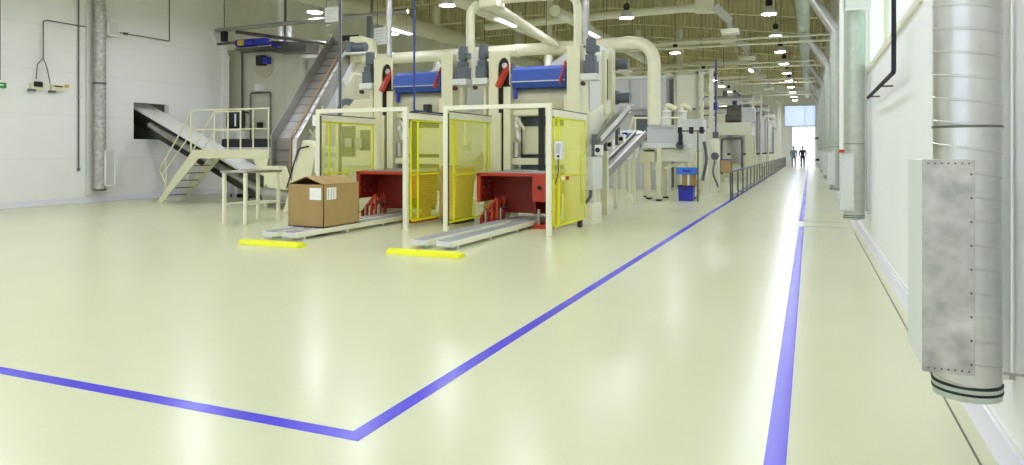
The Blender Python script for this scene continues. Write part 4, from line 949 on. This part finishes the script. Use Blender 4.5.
# further machines along the line
mk = (('tank_machine', 'grey', 40.5, 43.5, -4.3, -2.9, 3.4, 'grey panelled tank machine beyond the cream portal'),
      ('oven_cabinet', 'steel', 45, 51, -4.4, -2.85, 3.75, 'long grey steel oven cabinet on a cream base further down the line'),
      ('oven_cabinet', 'grey', 53, 60, -4.4, -2.85, 3.7, 'far pale grey oven cabinet on a cream base near the doorway'),
      ('oven_cabinet', 'cream', 62, 68, -4.3, -2.9, 3.2, 'farthest cream cabinet of the machine line near the doorway'))
for nm, m, ya, yb, xa, xb, h, l in mk:
    t = thing(nm, l, 'machine', ((xa+xb)/2, (ya+yb)/2, 0))
    part('casing', MB().box(xa, xb, ya, yb, 1.35, h), m, t, .03)
    part('base', MB().box(xa-.05, xb+.1, ya-.1, yb+.1, .5, 1.25), 'cream', t, .02)
    for xx in (xa, xb):
        for yy in (ya, yb): part('leg', MB().box(xx-.07, xx+.07, yy-.07, yy+.07, 0, .5), 'cream', t)
    b = MB(); k = int((yb-ya)/1.1)
    for i in range(k): part('door', MB().box(xb, xb+.02, ya+.1+i*1.1, ya+1.1+i*1.1, 1.5, h-.2), 'lgrey' if m == 'grey' else 'grey', t)
    part('pipe', MB().tube([(xb+.12, ya-.2, 1.3), (xb+.12, ya-.2, h+.2), (xb+.12, yb, h+.2)], .05, 8, .1), 'dgrey', t)
    part('gap_strip', MB().box(xa+.1, xb, ya, yb, 1.25, 1.35), 'dark', t)
    for i in range(2): part('roof_motor', MB().lathe((xb-.6, ya+.8+i*2, h), [(.25, 0), (.3, .05), (.3, .3), (.15, .45), (.05, .46)], 14), 'dgrey', t)
for k, (x, y, h, m, l) in enumerate(((-6.6, 39.5, 3.6, 'beige', 'beige tall unit deep in the machine hall behind the portal machine'), (-9.2, 41, 4.2, 'grey', 'grey tall unit deep in the machine hall under the ridge duct'),
                              (-10.8, 30, 3.8, 'cream', 'cream tall unit behind the left press machine'), (-13.5, 33, 4.4, 'beige', 'beige tall unit behind the elevator at the far left'),
                              (-16.5, 30, 4.0, 'olive', 'olive tall unit by the recessed left wall'), (-9.0, 54, 4, 'cream2', 'pale tall unit in the far depth of the hall'))):
    t = thing('process_unit', l, 'machine', (x, y, 0))
    part('casing', MB().box(x-.9, x+.9, y-1, y+2, .5, h), m, t, .03)
    part('plinth', MB().box(x-.8, x+.8, y-.9, y+1.9, 0, .5), 'dgrey', t)
    part('door', MB().box(x-.7, x-.05, y-1.03, y-1, .7, 2.4), 'lgrey', t)
    part('door', MB().box(x+.05, x+.7, y-1.03, y-1, .7, 2.4), 'lgrey', t)
    part('stack_pipe', MB().cyl((x, y, h), (x, y, zb(x)-.2), .18, 14), 'cream2', t)
    part('top_box', MB().box(x-.5, x+.5, y-.6, y+1, h, h+.5), 'lgrey', t, .03)
for k, (y, x0, x1, z, l) in enumerate(((38.6, -8.0, -2.7, 4.0, 'cream pipe bridge just beyond the cream portal machine'),
                              (44.2, -8.0, -2.65, 4.35, 'cream pipe bridge before the long steel oven cabinet'), (52, -7.5, -2.65, 4.3, 'cream pipe bridge between the two long oven cabinets'), (61, -7.5, -2.65, 4.3, 'farthest cream pipe bridge near the doorway'))):
    t = thing('pipe_bridge', l, 'pipes', ((x0+x1)/2, y, 0), 'pipe bridges')
    for xx in (x0, x1): part('post', MB().box(xx-.05, xx+.05, y-.05, y+.05, 0, z+.3), 'cream2', t)
    part('crossbeam', MB().box(x0+.05, x1-.05, y-.04, y+.04, z+.12, z+.2), 'lgrey', t)
    for q, (dz, m, r) in enumerate(((.28, 'steel', .06), (-.05, 'cream2', .07), (-.3, 'steel_d', .035))):
        part('pipe', MB().cyl((x0+.05, y-.12, z+dz), (x1-.02, y-.12, z+dz), r, 10), m, t)
    part('valve', MB().lathe((x1-.9, y-.12, z-.05), [(.07, -.12), (.13, -.1), (.13, .1), (.07, .12)], 12, 'x'), 'blue_p', t)
    part('drop_pipe', MB().cyl((x1-.6, y-.12, 1.2), (x1-.6, y-.12, z-.05), .035, 8), 'steel', t)
    part('actuator', MB().box(x1-1.5, x1-1.25, y-.25, y-.05, z+.34, z+.6), 'dgrey', t, .02)
# aisle railing
gr = thing('guard_rail', 'long grey knee-high railing along the blue line beside the machines', 'railing', (-2.2, 22.9, 0))
part('top_rail', MB().cyl((-2.2, 22.75, .86), (-2.2, 76, .86), .028, 8), 'dgrey', gr)
part('bottom_rail', MB().box(-2.22, -2.18, 22.75, 76, .1, .14), 'dgrey', gr)
part('blue_tape', MB().cyl((-2.2, 23.3, .86), (-2.2, 26.3, .86), .033, 8), 'blue_d', gr)
y = 22.75
while y < 76:
    part('post', MB().cyl((-2.2, y, .003), (-2.2, y, .86), .024, 8).box(-2.26, -2.14, y-.05, y+.05, .003, .018), 'dgrey', gr); y += 1.85
wc = thing('waste_carton', 'brown carton with blue lining hung at the near end of the railing', 'carton', (-2.35, 22.55, .82))
b = MB().box(-2.53, -2.19, 22.4, 22.42, .83, 1.2).box(-2.53, -2.19, 22.68, 22.7, .83, 1.2).box(-2.53, -2.51, 22.4, 22.7, .83, 1.2).box(-2.21, -2.19, 22.4, 22.7, .83, 1.2).box(-2.53, -2.19, 22.4, 22.7, .83, .85)
part('box_body', b, 'card', wc)
part('lining', MB().box(-2.5, -2.22, 22.43, 22.67, 1.17, 1.24), 'blue_d', wc, .01)
part('post', MB().cyl((-2.24, 22.62, .003), (-2.24, 22.62, .83), .024, 8), 'dgrey', wc)
ec2 = thing('end_column', 'cream steel column at the far end of the railing by the doorway', 'column', (-2.6, 72, 0))
part('shaft', MB().box(-2.85, -2.55, 71.9, 72.2, 0, 6.2), 'cream2', ec2)
part('base_plate', MB().box(-2.95, -2.45, 71.8, 72.3, 0, .05), 'grey', ec2)
part('head', MB().box(-3.0, -2.4, 71.8, 72.3, 6.1, 6.3), 'cream2', ec2)

# ------------------------------------------------------------------ the two people
def skin(name, pts, edges, rad, m, parent, sub=2, rootv=0):
    me = bpy.data.meshes.new(name); me.from_pydata([Vector(p) for p in pts], edges, [])
    o = bpy.data.objects.new(name, me); COL.objects.link(o); o.parent = parent
    sk = o.modifiers.new('skin', 'SKIN'); sk.use_smooth_shade = True
    lay = me.skin_vertices[0].data
    for i, r in enumerate(rad):
        lay[i].radius = r if isinstance(r, tuple) else (r, r); lay[i].use_root = i == rootv
    s2 = o.modifiers.new('sub', 'SUBSURF'); s2.levels = s2.render_levels = sub
    me.materials.append(M[m]); return o
def person(x, y, label, top, legs, st_, e, hgt=1.0):
    t = thing('person', label, 'person', (x, y, 0))
    H = lambda p: (p[0]*hgt, p[1]*hgt, p[2]*hgt)
    legL = [(-.1, 0, .9), (-.11, -st_*.5-.03, .5), (-.11, -st_*.6, .1), (-.11, -st_*.6-.14, .05)]
    legR = [(.1, 0, .9), (.11, st_*.35-.04, .5), (.11, st_*.7, .13), (.11, st_*.7-.12, .06)]
    sp = [(0, 0, .95), (0, 0, 1.15), (0, .01, 1.38), (0, .01, 1.48), (0, -.01, 1.58), (0, -.015, 1.66), (0, -.01, 1.73)]
    armL = [(-.19, .01, 1.42), (-.26-e, .05, 1.16), (-.22-e*.2, -.12, .95+e*.6), (-.21, -.18, .9+e*.7)]
    armR = [(.19, .01, 1.42), (.26+e, .03, 1.16), (.22+e*.2, -.1, .95+e*.6), (.21, -.16, .9+e*.7)]
    pts = sp + legL + legR + armL + armR + [(0, -.115, 1.64)]
    ed = [(0,1),(1,2),(2,3),(3,4),(4,5),(5,6),(0,7),(7,8),(8,9),(9,10),(0,11),(11,12),(12,13),(13,14),(2,15),(15,16),(16,17),(17,18),(2,19),(19,20),(20,21),(21,22),(5,23)]
    rad = [(.12,.09),(.11,.085),(.12,.09),.05,(.08,.09),(.1,.115),(.075,.085),.08,.058,.042,.04,.08,.058,.042,.04,.055,.042,.033,.036,.055,.042,.033,.036,.018]
    skin('body', [H(p) for p in pts], ed, rad, 'skin', t)
    skin('jacket', [H(p) for p in sp[:3] + [(0, .01, 1.46)] + armL[:3] + armR[:3]], [(0,1),(1,2),(2,3),(2,4),(4,5),(5,6),(2,7),(7,8),(8,9)],
         [(.18,.16),(.17,.16),(.2,.17),.1,.085,.068,.058,.085,.068,.058], top, t)
    skin('trousers', [H(p) for p in [(0, 0, .97)] + legL[:3] + legR[:3]], [(0,1),(1,2),(2,3),(0,4),(4,5),(5,6)], [(.17,.15),.115,.085,.07,.115,.085,.07], legs, t)
    part('hair', MB().sphere((x, y+.025, 1.715*hgt), .1, .108, .095), 'hair', t)
    for sx in (-.033, .033): part('eye', MB().sphere((x+sx, y-.1, 1.665*hgt), .012), 'black', t)
    for p in (legL[3], legR[3]):
        part('shoe', MB().prism([(y+p[1]-.12, 0), (y+p[1]+.17, 0), (y+p[1]+.17, .1), (y+p[1]+.07, .12), (y+p[1]-.1, .06)], 'x', x+p[0]-.05, x+p[0]+.05), 'shoe', t, .015)
person(-.6, 68, 'person in dark navy clothes walking in the doorway glare, elbows out', 'navy', 'navy', .22, .03, 1.05)
person(-1.36, 69.5, 'person in grey-blue clothes walking beside the railing end', 'slate', 'slate', .18, .0, 1.05)
